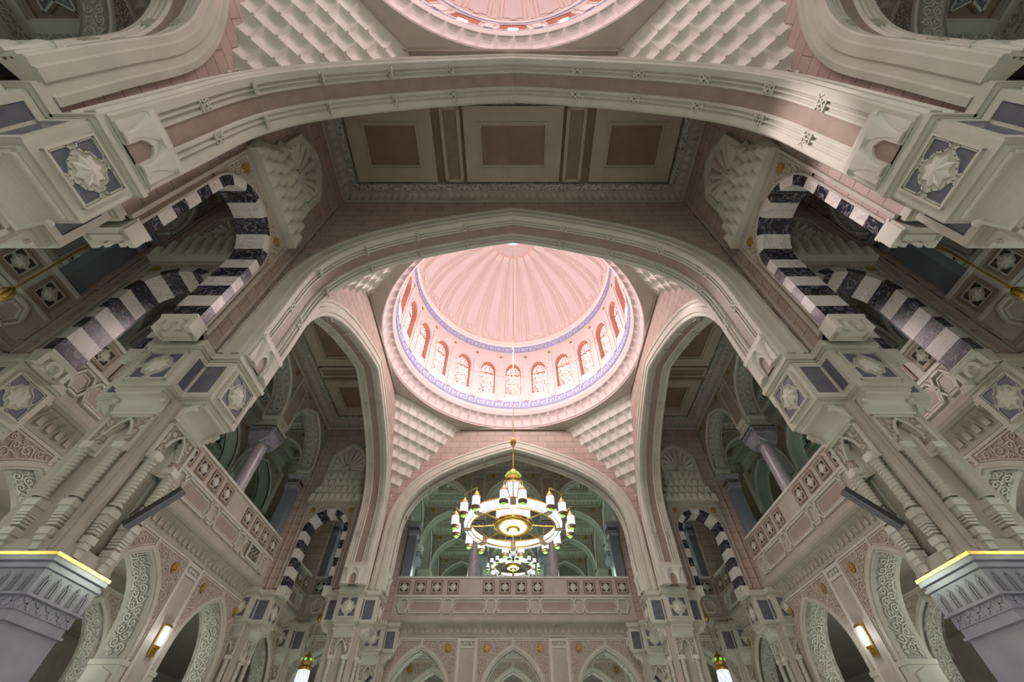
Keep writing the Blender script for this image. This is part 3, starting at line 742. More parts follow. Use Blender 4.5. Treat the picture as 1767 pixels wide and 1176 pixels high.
    def ribbon(qa, qb, fa, fb, d, mi, n=24):
        g.grid(lambda u, v: gp(qa[0]+(qa[1]-qa[0])*v if u < .5 else qb[0]+(qb[1]-qb[0])*v, fa+(fb-fa)*v, d), 1, n, mi)
    for s in (-1, 1):
        g.grid(lambda u, v, s=s: gp(s*(1 - .17*u), v*fm, .07*math.sin(PI*min(1, u*1.3))), 5, 24, 1)
        ribbon((s*.80, s*.80), (s*.77, s*.76), .02, fm, .015, 2)
        ribbon((s*.70, s*.70), (s*.62, s*.60), .07, fm*.94, .03, 1)
        ribbon((s*.56, s*.52), (s*.52, s*.44), .10, fm*.90, .02, 2)
    g.grid(lambda u, v: gp((2*u-1)*(.52 - .06*v), .11 + (fm*.88-.11)*v, .01), 3, 20, 3)
    # scalloped foot and medallion
    def dot(q, f, r, d, mi):
        p = Vector(gp(q, f, d)); a = q*ga; ux = Vector((math.cos(a), -math.sin(a), 0)); e = (Vector(gp(q, f+.01, d))-p).normalized()
        i = g.add([tuple(p + ux*(r*math.cos(k*PI/6)) + e*(r*math.sin(k*PI/6))) for k in range(12)]); g.f.append(tuple(range(i, i+12))); g.m.append(mi)
    dot(0, .075, .17, .05, 2); dot(0, .075, .13, .06, 1); dot(.42, .06, .10, .05, 1); dot(-.42, .06, .10, .05, 1)
    for k in range(8):
        q = -1 + (k+.5)/4; dot(q, .0, .07, .05, 1)
    g.grid(lambda u, v: gp(2*u-1, .018 + .006*v, .04), 3, 1, 2)
    gore = g.build('dome_gore', [M['dome'], M['domewhite'], M['domeline'], M['domelilac']], t, False)
    for k in range(ND):
        if k:
            for o in (drumbay, win, sill, disc, gore):
                c = o.copy(); C.objects.link(c); c.parent = t; c.rotation_euler = (0, 0, k*2*PI/ND)
                if o is win: pc = pane.copy(); C.objects.link(pc); pc.parent = c
    for k, o in ((0, gore),): pass
    mb = MB(); mb.lathe([(R, 22.68), (R, 22.8), (6.12, 22.84), (6.12, 22.92), (R, 22.96), (R, 23.1), (6.14, 23.2)], 132); mb.build('skirt_moulding', M['domewhite'], t, True)
    mb = MB()
    rr, zz = prof(.84); r3 = prof(.93)
    mb.lathe([(rr+.04, zz-.04), (rr, zz-.08), (rr-.06, zz-.02)], 66, mi=1); mb.lathe([(rr, zz), (r3[0], r3[1])], 66)
    mb.lathe([(r3[0]+.03, r3[1]-.02), (r3[0]-.03, r3[1]-.06), (r3[0]-.08, r3[1])], 66, mi=1)
    mb.build('crown_ring', [M['drum'], M['domeline']], t, True)
    mb = MB(); mb.lathe([(r3[0], r3[1]), (r3[0], r3[1]+.5), (.001, r3[1]+.5)], 44); mb.build('oculus', M['oculus'], t)
    return t

# ------------------------------------------------------------------ pendentive: corner at the origin, room in +x +y
def make_pendentive():
    t = thing('pendentive', 'pendentive', 'pendentive')
    mb = MB(); z0, st, hz = 11.2, .425, .5375; s2 = math.sqrt(.5)
    fr = lambda q, o, z: (o*.5 + q*s2, o*.5 - q*s2, z)
    for k in range(8):
        D0 = st*k; cw = math.sqrt(2)*.43
        muq(mb, fr, -(k+1)*cw/2, k+1, cw, z0 + hz*k, z0 + hz*(k+1), D0, st, 10, 10, 0, .035, 3.5)
    mb.ball((.06, .06, 11.16), .05, 1.6, 8)
    mb.build('stalactite_tiers', M['pale'], t)
    mb = MB(lambda p: fr(p[0], p[1], p[2])); mb.box(-2.36, 2.36, st*8-.06, st*8+.05, 15.48, 15.56); mb.build('cornice_bar', M['cream'], t)
    return t

# ------------------------------------------------------------------ carved tendrils
def tendrils(mb, ok, x0, x1, z0, z1, r=.16, w=.034, y0=-.045, y1=-.02):
    rnd = random.Random(3); done = []
    def spiral(cx, cz, rr, d, ph):
        n = 11; pts = []
        for k in range(n + 1):
            t = k / n; a = ph + d * 2.6 * PI * t; q = rr * (1 - .80 * t); pts.append((cx + q*math.cos(a), cz + q*math.sin(a)))
        for p, q in zip(pts[:-1], pts[1:]): mb.bar(p, q, w * (rr/r)**.5, y0, y1)
        a = ph - d*.5; mb.bar(pts[0], (cx + rr*1.25*math.cos(a), cz + rr*1.25*math.sin(a)), w*.9, y0, y1)
        b = ph + d*PI*.9; mb.bar((cx + rr*.86*math.cos(b), cz + rr*.86*math.sin(b)), (cx + rr*1.2*math.cos(b+.5*d), cz + rr*1.2*math.sin(b+.5*d)), w*.8, y0, y1)
    for rr in (r, r*.62, r*.4):
        nz = int((z1-z0)/(rr*.6)); nx = int((x1-x0)/(rr*.6))
        for j in range(nz + 1):
            for i in range(nx // 2 + 1):
                for sx in (-1, 1):
                    cx = (x0+x1)/2 + sx*(i + .5)*(x1-x0)/max(1, nx); cz = z0 + (z1-z0)*(j+.5)/(nz+1)
                    if abs(cx - x0) < rr or abs(cx - x1) < rr or cz > z1 - rr or cz < z0 + rr*.8: continue
                    if not ok(cx, cz, rr) : continue
                    if any(math.hypot(cx-a, cz-b) < (rr + c)*1.04 for a, b, c in done): continue
                    done.append((cx, cz, rr)); spiral(cx, cz, rr, sx * (1 if (i + j) % 2 else -1), rnd.uniform(0, 2*PI))
def outside(P, keep):
    def ok(x, z, r):
        zz = None
        for a, b in zip(P[:-1], P[1:]):
            if a[0] <= x <= b[0] and b[0] > a[0]: zz = a[1] + (b[1]-a[1])*(x-a[0])/(b[0]-a[0])
        if zz is not None and z < zz: return False
        return all(math.hypot(x-p[0], z-p[1]) > r + keep for p in P)
    return ok
def arc_map(P, lift):
    L = [0]
    for a, b in zip(P[:-1], P[1:]): L.append(L[-1] + math.hypot(b[0]-a[0], b[1]-a[1]))
    N = normals(P)
    def f(p):                       # p = (distance along the arch, height off the soffit (negative out), across)
        d = max(0, min(L[-1]-1e-6, p[0])); k = 0
        while L[k+1] < d: k += 1
        t = (d - L[k])/(L[k+1]-L[k]); n = (N[k][0]*(1-t)+N[k+1][0]*t, N[k][1]*(1-t)+N[k+1][1]*t); q = lift + p[1]
        return (P[k][0]*(1-t)+P[k+1][0]*t + n[0]*q, p[2], P[k][1]*(1-t)+P[k+1][1]*t + n[1]*q)
    return f, L[-1]
STAMP = {}
def stamp(key, maker, parent, x):
    if key not in STAMP: o = maker(); STAMP[key] = o
    else: o = STAMP[key].copy(); C.objects.link(o)
    o.parent = parent; o.location.x = x; return o

# ------------------------------------------------------------------ gallery wall pieces, front at -y, wall plane y=0, n bays of CELL
def bays(n): return [(k - (n-1)/2) * CELL for k in range(n)]
def make_lower(n):
    t = thing('lower_arcade', 'arcade', 'arcade'); W = n*CELL/2
    P = mirror(spline([(1.52, 3.05), (1.50, 3.6), (1.42, 4.1), (1.24, 4.55), (.92, 4.98), (.5, 5.32), (0, 5.58)], 4))
    mb = MB()
    for cx in bays(n):
        m2 = MB(lambda p, cx=cx: (p[0]+cx, p[1], p[2])); arch_panel(m2, P, -CELL/2, CELL/2, 6.12, 0, .9, 0, 3.05)
        for s in (-1, 1): m2.box(min(s*1.52, s*CELL/2), max(s*1.52, s*CELL/2), 0, .9, -1.6, 3.05)
        off = len(mb.v); mb.v += m2.v; mb.f += [tuple(i+off for i in f) for f in m2.f]; mb.m += m2.m
    mb.build('arcade_wall', M['blush'], t)
    for cx in bays(n):
        mb = MB(); arch_panel(mb, offset(P, .16), -1.86, 1.86, 6.0, -.02, 0, 0, 3.1); o = mb.build('arabesque_spandrel', M['tan'], t); o.location.x = cx
        def mk():
            g = MB(); ok0 = outside(P, .24); ok = lambda x, z, r: ok0(x, z, r) and math.hypot(abs(x)-1.38, (z-5.62)) > r + .21
            tendrils(g, ok, -1.83, 1.83, 3.2, 5.97)
            g.bar((-1.82, 5.96), (1.82, 5.96), .05, -.045, -.02)
            for q in (-1, 1): g.bar((q*1.82, 3.15), (q*1.82, 5.96), .05, -.045, -.02)
            for p, q in zip(offset(P, .235)[:-1], offset(P, .235)[1:]): g.bar(p, q, .035, -.045, -.02)
            g.bar((0, 5.80), (0, 5.96), .06, -.045, -.02)
            return g.build('carved_tendrils', M['tendril'], None)
        stamp('low_sp', mk, o, 0)
        mb = MB(); sweep(mb, P, [(.2, .0), (.2, -.06), (.07, -.06), (.05, -.02), (0, -.02), (0, .12), (.02, .13), (.02, .16)])
        sweep(mb, P, [(.02, .74), (0, .77), (0, .9)])
        for s in (-1, 1): mb.box(s*1.91-.05, s*1.91+.05, -.06, 0, 2.0, 6.04)
        mb.box(-1.96, 1.96, -.06, 0, 6.0, 6.08)
        mb.box(-.05, .05, -.08, 0, 5.75, 6.0)
        o = mb.build('arch_moulding', M['cream'], t); o.location.x = cx
        mb = MB(); sweep(mb, P, [(-.008, .16), (-.008, .74)]); o = mb.build('interlace_soffit', M['greytan'], t); o.location.x = cx
        def mk():
            fm, LL = arc_map(P, -.008); g = MB(fm); tendrils(g, lambda x, z, r: True, .1, LL-.1, .17, .73, .135, .036, -.03, .0); return g.build('carved_interlace', M['pale'], None)
        stamp('low_so', mk, o, 0)
        for s in (-1, 1):
            mb = MB(); mb.prism([(s*1.38+.14*math.cos(k*PI/9), 5.62+.17*math.sin(k*PI/9)) for k in range(18)], -.05, -.01); o = mb.build('medallion', M['bronze'], t); o.location.x = cx
            mb = MB(lambda p, s=s: (p[0] + s*1.38, p[1], p[2]*1.15 + 5.62)); W_ = .026
            for p, q in (((.085, .095), (.085, -.05)), ((.04, .10), (.04, -.05)), ((-.005, .09), (-.005, -.05)), ((.04, -.05), (-.09, -.05)), ((-.05, -.05), (-.05, .03)), ((-.05, .03), (-.095, .0)), ((-.095, .0), (-.09, -.05)), ((.0, -.10), (.06, -.085)), ((-.045, .07), (-.03, .09))):
                mb.bar(p, q, W_, -.07, -.045)
            sweepP = [(.125*math.cos(k*PI/12), .125*math.sin(k*PI/12)) for k in range(24)]
            for p, q in zip(sweepP, sweepP[1:]+sweepP[:1]): mb.bar(p, q, .018, -.06, -.045)
            o2 = mb.build('gilded_calligraphy', M['giltbright'], o)
            mb = MB(lambda p, s=s: (s*p[0], p[1], p[2]))
            mb.box(1.46, 1.86, -.06, .94, 2.95, 3.08); mb.box(1.50, 1.82, -.04, .92, 2.2, 2.95); mb.box(1.44, 1.88, -.08, .96, 2.08, 2.2)
            mb.prism([(.1, 2.3), (.1, 2.75), (.45, 2.9), (.8, 2.75), (.8, 2.3)], 1.46, 1.5, 0, 'yz')
            for yy in (.05, .85): mb.lathe([(.08, -1.6), (.08, 2.08)], 8, (1.50, yy))
            o = mb.build('impost', M['cream'], t); o.location.x = cx
    for k in range(n+1):
        x = -W + k*CELL
        if 0 < k < n:
            mb = MB(); mb.box(-.50, .50, -.05, 0, 5.62, 5.66); mb.box(-.50, .50, -.05, 0, 5.98, 6.04)
            for s in (-1, 1): mb.box(s*.44-.07, s*.44+.07, -.07, 0, -1.6, 6.04)
            mb.box(-.37, .37, -.06, 0, 5.62, 5.72); mb.box(-.37, .37, -.06, 0, 5.92, 6.04)
            for q in (-.18, 0, .18): mb.ball((q, -.02, 5.82), .07, 1, 8)
            o = mb.build('pilaster_frame', M['pale'], t); o.location.x = x
            mb = MB(); mb.box(-.37, .37, -.03, 0, -1.6, 5.62); o = mb.build('pilaster_panel', M['blush'], t); o.location.x = x
    return t

def make_balcony(n):
    t = thing('gallery_balcony', 'balcony', 'balcony'); W = n*CELL/2
    F = -.36
    mb = MB(); mb.prism([(0, 6.08), (-.05, 6.1), (-.08, 6.18), (0, 6.22)], -W, W, 0, 'yz')
    k = round(2*W/.31); cw = 2*W/k
    muq(mb, lambda q, o, z: (q, -.02-o, z), -W, k, cw, 6.2, 6.62, 0, .24, 6, 6)
    for j in range(k):
        lancet(mb, -W + (j+.5)*cw, 6.26, cw*.24, .30, -.10, -.02)
    mb.build('arched_frieze', M['blush'], t)
    mb = MB(); mb.prism([(0, 6.62), (F+.02, 6.62), (F-.06, 6.68), (F-.10, 6.76), (F-.10, 6.88), (F-.04, 6.93), (F-.04, 7.0), (0, 7.0)], -W, W, 0, 'yz')
    mb.box(-W, W, F, -.27, 7.0, 8.80); mb.box(-W, W, -.27, .55, 7.0, 7.3); mb.build('parapet_slab', M['blush'], t)
    mb = MB(); mb.box(-W, W, F-.05, F+.35, 8.80, 8.90); mb.box(-W, W, F-.03, F, 7.86, 7.95); mb.build('coping', M['pale'], t)
    # hexagon strapwork band
    zt, zb = 7.76, 7.10; zm = (zt+zb)/2
    half = 1.2
    m1 = MB(); h1 = .93
    hexa = lambda a, i: [(-a, zm), (-a+i, zt), (a-i, zt), (a, zm), (a-i, zb), (-a+i, zb)]
    def ring(mb, pts, w, y):
        for p, q in zip(pts, pts[1:]+pts[:1]): mb.bar(p, q, w, F-y, F)
    ring(m1, [(-h1-.05, zm), (-h1+.12, zt), (h1-.12, zt), (h1+.05, zm), (h1-.12, zb), (-h1+.12, zb)], .06, .08)
    ring(m1, [(-h1+.08, zm), (-h1+.2, zt-.1), (h1-.2, zt-.1), (h1-.08, zm), (h1-.2, zb+.1), (-h1+.2, zb+.1)], .03, .025)
    wide = m1.build('long_panel', M['pale'], t)
    fi = MB(); fi.prism([(-h1+.1, zm), (-h1+.22, zt-.12), (h1-.22, zt-.12), (h1-.1, zm), (h1-.22, zb+.12), (-h1+.22, zb+.12)], F-.012, F); wf = fi.build('panel_field', M['coffer'], wide); wf.active_material = M['pinkpanel']
    m1 = MB(); a = .30
    ring(m1, [(-a-.02, zm), (-.16, zt), (.16, zt), (a+.02, zm), (.16, zb), (-.16, zb)], .06, .08)
    ring(m1, [(-a+.09, zm), (-.12, zt-.12), (.12, zt-.12), (a-.09, zm), (.12, zb+.12), (-.12, zb+.12)], .03, .025)
    small = m1.build('small_panel', M['pale'], t)
    pos = [k*2.4 for k in range(-6, 7) if abs(k*2.4) < W - .9 and (n != 1 or abs(k) < 1)]
    for x in pos:
        o = wide if x == pos[0] else copy_tree(wide, t); o.location.x = x
    pos = [k*2.4+1.2 for k in range(-6, 6) if abs(k*2.4+1.2) < W-.35]
    for x in pos:
        o = small if x == pos[0] else copy_tree(small, t); o.location.x = x
    # pierced rosettes in groups of four
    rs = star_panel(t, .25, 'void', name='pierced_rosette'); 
    b = MB()
    for (x0, x1, z0, z1) in ((-.33,.33,.27,.33), (-.33,.33,-.33,-.27), (-.33,-.27,-.27,.27), (.27,.33,-.27,.27)): b.box(x0, x1, -.03, .0, z0, z1)
    b.build('rosette_frame', M['coffer'], rs)
    first = True
    for cx in bays(n):
        for q in (-1.38, -.46, .46, 1.38):
            if n == 1 and abs(q) > 9: continue
            o = rs if first else copy_tree(rs, t); first = False; o.location = (cx+q, F-.015, 8.35)
    return t

def make_upper(n, cell=False):
    t = thing('upper_arcade' if not cell else 'gallery_arch', 'arcade', 'arcade'); W = n*CELL/2; D = .42
    P = mirror(spline([(1.80, 12.75), (1.78, 13.2), (1.68, 13.7), (1.45, 14.15), (1.08, 14.55), (.6, 14.85), (0, 15.1)], 4))
    mb = MB()
    for cx in bays(n):
        m2 = MB(lambda p, cx=cx: (p[0]+cx, p[1], p[2])); arch_panel(m2, P, -CELL/2, CELL/2, TOP, -D, D, 0, 12.75)
        off = len(mb.v); mb.v += m2.v; mb.f += [tuple(i+off for i in f) for f in m2.f]; mb.m += m2.m
    mb.build('arcade_wall', M['blush'], t)
    for cx in bays(n):
        mb = MB()
        for s in ((-1, 1) if not cell else (-1, 1)):
            Q = [(.14, s*D), (.14, s*(D+.05)), (.04, s*(D+.05)), (0, s*D), (0, s*(D-.10)), (.02, s*(D-.12))]
            sweep(mb, P, Q if s < 0 else list(reversed(Q)))
        mb.box(-1.9, 1.9, -D-.05, D+.05, 15.48, 15.54)
        o = mb.build('arch_moulding', M['pale'], t); o.location.x = cx
        mb = MB(); arch_panel(mb, offset(P, .13), -1.86, 1.86, 15.48, -D-.02, D+.02, 0, 12.75); o = mb.build('arabesque_spandrel', M['scroll'], t); o.location.x = cx
        mb = MB(); sweep(mb, P, [(-.008, -D+.12), (-.008, D-.12)]); o = mb.build('interlace_soffit', M['greytan'], t); o.location.x = cx
        def mk():
            fm, LL = arc_map(P, -.008); g = MB(fm); tendrils(g, lambda x, z, r: True, .1, LL-.1, -D+.13, D-.13, .13, .036, -.03, .0); return g.build('carved_interlace', M['pale'], None)
        if not cell: stamp('up_so', mk, o, 0)
        for s in (-1, 1):
            mb = MB(); mb.prism([(s*1.38+.13*math.cos(k*PI/9), 15.22+.15*math.sin(k*PI/9)) for k in range(18)], -D-.05, D+.05); o = mb.build('gilded_disc', M['goldflat'], t); o.location.x = cx
    for k in range(n+1):
        if k in (0, n) and n > 1: continue
        if cell and k == n: continue
        x = -W + k*CELL
        mb = MB(); b = .56
        mb.box(-b, b, -b+.02, b-.02, 12.12, 12.22); mb.box(-b+.1, b-.1, -D, D, 12.22, 12.62); mb.box(-b+.0, b-.0, -D-.03, D+.03, 12.62, 12.76)
        for s in (-1, 1):
            mb.prism([(s*.46, 12.22), (s*.56, 12.34), (s*.50, 12.5), (s*.62, 12.64), (s*.46, 12.64)], -D+.03, D-.03)
            mb.prism([(s*.05+.0, 12.24), (s*.05, 12.24)] + [(s*.24, 12.24), (s*.20, 12.52), (s*.02, 12.6)], -D-.03, -D)
        o = mb.build('impost_block', M['cream'], t); o.location.x = x
        if n > 1:
            mb = MB()
            for s in (-1, 1): mb.box(s*.43-.05, s*.43+.05, -D-.05, -D, 12.8, 15.5)
            mb.box(-.48, .48, -D-.05, -D, 15.1, 15.18); mb.box(-.48, .48, -D-.05, -D, 15.42, 15.5)
            for q in (-.2, 0, .2): mb.ball((q, -D-.01, 15.30), .06, 1, 8)
            o = mb.build('pilaster_frame', M['cream'], t); o.location.x = x
            mb = MB(); mb.box(-.36, .36, -D-.025, -D, 12.8, 15.1); o = mb.build('pilaster_panel', M['pinkpanel'], t); o.location.x = x
    return t

def make_column():
    t = thing('marble_column', 'column', 'column')
    mb = MB(); mb.lathe([(.315, 7.3), (.315, 9.0), (.305, 11.35)], 28); mb.build('shaft', M['lilac'], t, True)
    mb = MB()
    for s in range(4):
        T = Matrix.Rotation(s*PI/2, 4, 'Z')
        mb.f += []; m2 = MB(lambda p, T=T: T @ Vector(p))
        m2.prism([(-.50, 11.72), (.50, 11.72), (.46, 11.55), (.30, 11.40), (.12, 11.30), (-.12, 11.30), (-.30, 11.40), (-.46, 11.55)], -.50, -.28)
        for j in range(5): lancet(m2, -.4+.2*j, 11.80, .06, .22, -.565, -.54, 1)
        off = len(mb.v); mb.v += m2.v; mb.f += [tuple(i+off for i in f) for f in m2.f]; mb.m += m2.m
    mb.box(-.40, .40, -.40, .40, 11.3, 11.75); mb.box(-.55, .55, -.55, .55, 11.74, 12.08); mb.box(-.52, .52, -.52, .52, 11.70, 11.76)
    mb.build('capital', [M['grey'], M['metal']], t)
    mb = MB(); mb.box(-.575, .575, -.575, .575, 12.08, 12.12); mb.build('abacus', M['metaldark'], t)
    return t
def make_square_pilaster():
    t = thing('square_marble_pilaster', 'pilaster', 'pilaster')
    mb = MB(); mb.box(-.26, .26, -.26, .26, 7.3, 11.3); mb.build('shaft', M['slate'], t)
    mb = MB(); mb.box(-.29, .29, -.29, .29, 11.3, 11.36); mb.box(-.32, .32, -.32, .32, 11.36, 11.9); mb.box(-.36, .36, -.36, .36, 11.9, 12.0); mb.box(-.40, .40, -.40, .40, 12.0, 12.12)
    for s in range(4):
        T = Matrix.Rotation(s*PI/2, 4, 'Z'); m2 = MB(lambda p, T=T: T @ Vector(p))
        for j in range(5): lancet(m2, -.24+.12*j, 11.60, .042, .24, -.328, -.31, 1)
        for j in range(8): m2.box(-.28+.075*j, -.25+.075*j, -.325, -.31, 11.46, 11.54, 1)
        off = len(mb.v); mb.v += m2.v; mb.f += [tuple(i+off for i in f) for f in m2.f]; mb.m += m2.m
    mb.build('capital', [M['grey'], M['metaldark']], t)
    return t

def make_cell_ceiling(kind):
    t = thing('coffered_cell_ceiling', 'ceiling', 'ceiling'); h = CELL/2 - .42
    mb = MB(); mb.box(-h, h, -h, h, 16.5, 16.6); mb.build('ceiling_ground', M['coffer'], t)
    def rg(mb, X, w, z0, z1):
        mb.box(-X, X, -X, -X+w, z0, z1); mb.box(-X, X, X-w, X, z0, z1); mb.box(-X, -X+w, -X+w, X-w, z0, z1); mb.box(X-w, X, -X+w, X-w, z0, z1)
    mb = MB(); rg(mb, h, .2, 15.95, 16.6); rg(mb, h-.55, .32, 16.2, 16.6); rg(mb, h-.87, .05, 16.3, 16.6)
    for k in range(4):
        T = Matrix.Rotation(k*PI/2, 4, 'Z'); muq(mb, lambda q, o, z: tuple(T @ Vector((q, -h+o, z))), -h, 12, 2*h/12, 15.6, 15.95, 0, .18, 4, 4)
    mb.build('ceiling_frame', M['cream'], t)
    mb = MB(); rg(mb, h-.2, .35, 16.1, 16.6); mb.build('scroll_border', M['scrollpale'], t)
    if kind == 'star':
        R0, R1 = 1.02, .60
        mb = MB(); pts = [((R0 if k % 2 == 0 else R1)*math.cos(k*PI/6), (R0 if k % 2 == 0 else R1)*math.sin(k*PI/6)) for k in range(12)]
        mb.prism(pts, 16.38, 16.5, 0, 'xy'); mb.build('star_ground', M['blue'], t)
        mb = MB()
        for p, q in zip(pts, pts[1:]+pts[:1]): mb.bar(p, q, .06, 16.32, 16.5, 0, 'xy')
        for k in range(6):
            a = k*PI/3; r = lambda rr, d: (rr*math.cos(a+d), rr*math.sin(a+d)); mb.prism([r(.08, 0), r(.42, .42), r(.74, 0), r(.42, -.42)], 16.30, 16.4, 0, 'xy')
        mb.build('star_straps', M['pale'], t)
    else:
        oc = lambda r, s=1: [(r*math.cos(PI/8+k*PI/4), r*math.sin(PI/8+k*PI/4)) for k in range(8)]
        mb = MB()
        P = oc(1.15)
        for p, q in zip(P, P[1:]+P[:1]): mb.bar(p, q, .16, 16.32, 16.5, 0, 'xy')
        mb.build('octagon_band', M['blue'], t)
        mb = MB()
        for k in range(16):
            a = k*PI/8; r = lambda rr, d: (rr*math.cos(a+d), rr*math.sin(a+d)); 
            mb.prism([r(.16, -.19), r(.82, -.17), r(.93, 0), r(.82, .17), r(.16, .19)], 16.30 - .05*(k % 2), 16.42, 0, 'xy')
        mb.build('rosette', M['pale'], t)
    return t

# ------------------------------------------------------------------ lamps
def make_chandelier(rod_top, z=6.42):
    t = thing('ring_chandelier', 'chandelier', 'chandelier')
    mb = MB(); mb.lathe([(.001, rod_top), (.015, rod_top), (.015, z+3.3), (.022, z+3.2), (.022, z+2.45), (.045, z+2.4), (.03, z+2.3), (.05, z+2.24), (.03, z+2.18), (.06, z+2.12)], 8); mb.build('hanging_rod', M['gold'], t, True)
    mb = MB(); mb.ball((0, 0, z+3.42), .12, 1.7, 14); mb.build('brass_ball', M['gold'], t, True)
    mb = MB(); mb.lathe([(.03, z+2.20), (.10, z+2.14), (.22, z+2.0), (.27, z+1.84), (.27, z+1.74), (.30, z+1.70), (.30, z+1.58), (.26, z+1.56)], 24)
    dome = mb.build('canopy', M['gold'], t, True)
    for k in range(8):
        a = k*PI/4 + PI/8*0; mb = MB(); mb.ball((.235*math.cos(a-PI/2), .235*math.sin(a-PI/2), z+1.9), .075, 1, 10); mb.build('green_medallion', M['greenglass'], dome)
    mb = MB(); mb.lathe([(.28, z+1.56), (.30, z+1.4), (.20, z+1.05), (.13, z+.75), (.12, z+.45)], 20); mb.build('lamp_glass', M['lampglass'], t, True)
    mb = MB()
    for k in range(8):
        a = k*PI/4; c, s = math.cos(a), math.sin(a); mb.tube([(.30*c, .30*s, z+1.56), (.31*c, .31*s, z+1.4), (.21*c, .21*s, z+1.05), (.14*c, .14*s, z+.75), (.14*c, .14*s, z+.45)], .012, 5)
    mb.build('lamp_ribs', M['gold'], t)
    mb = MB(); mb.lathe([(1.46, z-.10), (1.46, z+.10), (1.66, z+.12), (1.68, z), (1.66, z-.10), (1.46, z-.10)], 64); ring = mb.build('light_ring', M['lampglass'], t, True)
    mb = MB(); mb.lathe([(1.44, z+.10), (1.44, z+.14), (1.68, z+.16), (1.70, z+.11)], 64); mb.lathe([(1.43, z-.12), (1.43, z-.08), (1.47, z-.08), (1.47, z-.12)], 64); mb.lathe([(1.55, z-.115), (1.565, z-.12), (1.58, z-.115)], 64)
    mb.build('ring_trim', M['gold'], ring)
    for k in range(8):
        a = (k+.5)*PI/4 + PI/8; mb = MB(lambda p, a=a: (p[0]*math.cos(a)-p[1]*math.sin(a), p[0]*math.sin(a)+p[1]*math.cos(a), p[2]))
        mb.box(1.42, 1.70, -.09, .09, z-.13, z+.14); mb.build('bronze_divider', M['brown'], ring)
    mb = MB(); mb.lathe([(.56, z+.62), (.60, z+.60), (.60, z+.10)], 32); mb.lathe([(.46, z-.06), (.001, z-.06)], 32); mb.build('drum_glass', M['lampglass'], t, True)
    mb = MB(); mb.lathe([(.61, z+.12), (.66, z+.08), (.66, z-.02), (.60, z-.09), (.50, z-.09), (.46, z-.05)], 40); mb.lathe([(.57, z+.62), (.57, z+.66), (.61, z+.66), (.61, z+.62)], 32); mb.lathe([(.23, z-.05), (.25, z-.12), (.20, z-.18), (.10, z-.22)], 20)
    mb.build('drum_rim', M['gold'], t, True)
    mb = MB(); mb.lathe([(.17, z-.19), (.12, z-.24), (.001, z-.25)], 16); mb.build('green_finial', M['greenglass'], t, True)
    for k in range(8):
        a = k*PI/4 + PI/8*0; c, s = math.cos(a), math.sin(a)
        if k % 2 == 0 or True:
            mb = MB(); mb.tube([(.62*c, .62*s, z+.02), (1.05*c, 1.05*s, z-.02), (1.46*c, 1.46*s, z-.02)], .022, 6); mb.build('spoke', M['gold'], t)
    # lantern pairs on scroll arms
    mb = MB(); mb.lathe([(.13, z-.16), (.13, z+.16)], 14); g = mb.build('hanging_lantern', M['lampglass'], t, True)
    mb = MB(); mb.lathe([(.15, z+.15), (.14, z+.19), (.05, z+.30), (.02, z+.36), (.001, z+.38)], 14); cap = mb.build('lantern_cap', M['gold'], g, True)
    mb = MB(); mb.lathe([(.14, z-.15), (.15, z-.20), (.11, z-.25), (.08, z-.26)], 14); lb = mb.build('lantern_base', M['brown'], g, True)
    mb = MB(); mb.lathe([(.09, z-.255), (.05, z-.29), (.001, z-.30)], 12); lg = mb.build('lantern_green_glass', M['greenglass'], g, True)
    mb = MB(); mb.tube([(0, 0, z+.36), (0, 0, z+.46), (.05, 0, z+.50)], .012, 5); mb.build('lantern_hook', M['gold'], g)
    first = True
    for k in range(8):
        for s in (-1, 1):
            a = k*PI/4 + s*.148; o = g if first else copy_tree(g, t); first = False; o.location = (1.98*math.cos(a), 1.98*math.sin(a), .03)
        a = k*PI/4; mb = MB(lambda p, a=a: (p[0]*math.cos(a)-p[1]*math.sin(a), p[0]*math.sin(a)+p[1]*math.cos(a), p[2]))
        mb.tube([(1.58, 0, z+.14), (1.56, 0, z+.40), (1.62, 0, z+.60), (1.78, 0, z+.66), (1.92, 0, z+.56)], .016, 5)
        mb.tube([(1.97, -.30, z+.52), (1.92, 0, z+.56), (1.97, .30, z+.52)], .014, 5)
        mb.build('scroll_arm', M['gold'], t)
    return t

def make_lantern(top=16.5, dz=0.0):
    t = thing('pendant_lantern', 'lantern', 'lantern'); Z = lambda p: (p[0], p[1], p[2]+dz); keep = MB
    def MB_(): return keep(Z)
    mb = MB_(); mb.lathe([(.02, top-dz), (.02, 6.6), (.035, 6.55), (.02, 6.5)], 8)
    for k in range(14): mb.ball((0, 0, 5.95 - k*.075), .03, 1.0, 6)
    mb.build('hanging_rod', M['gold'], t, True)
    mb = MB_(); mb.ball((0, 0, 6.3), .115, 1.6, 12); mb.build('brass_ball', M['gold'], t, True)
    mb = keep(); mb.lathe([(.001, 16.5), (.20, 16.46), (.22, 16.36), (.10, 16.2), (.04, 16.0)], 14); mb.build('ceiling_rose', M['gold'], t, True)
    mb = MB_(); mb.lathe([(.02, 4.98), (.06, 4.90), (.16, 4.82), (.25, 4.66), (.26, 4.52), (.24, 4.46)], 20); d = mb.build('canopy', M['gold'], t, True)
    for k in range(6):
        a = k*PI/3 + PI/6; mb = MB_(); mb.ball((.215*math.cos(a), .215*math.sin(a), 4.66), .07, 1, 10); mb.build('green_medallion', M['greenglass'], d)
    mb = MB_(); mb.lathe([(.24, 4.46), (.29, 4.40), (.29, 4.30), (.26, 4.28)], 20); mb.build('brass_collar', M['gold'], t, True)
    mb = MB_(); mb.lathe([(.26, 4.29), (.29, 3.95), (.24, 3.5), (.12, 3.2)], 20); mb.build('lamp_glass', M['lampglass'], t, True)
    return t

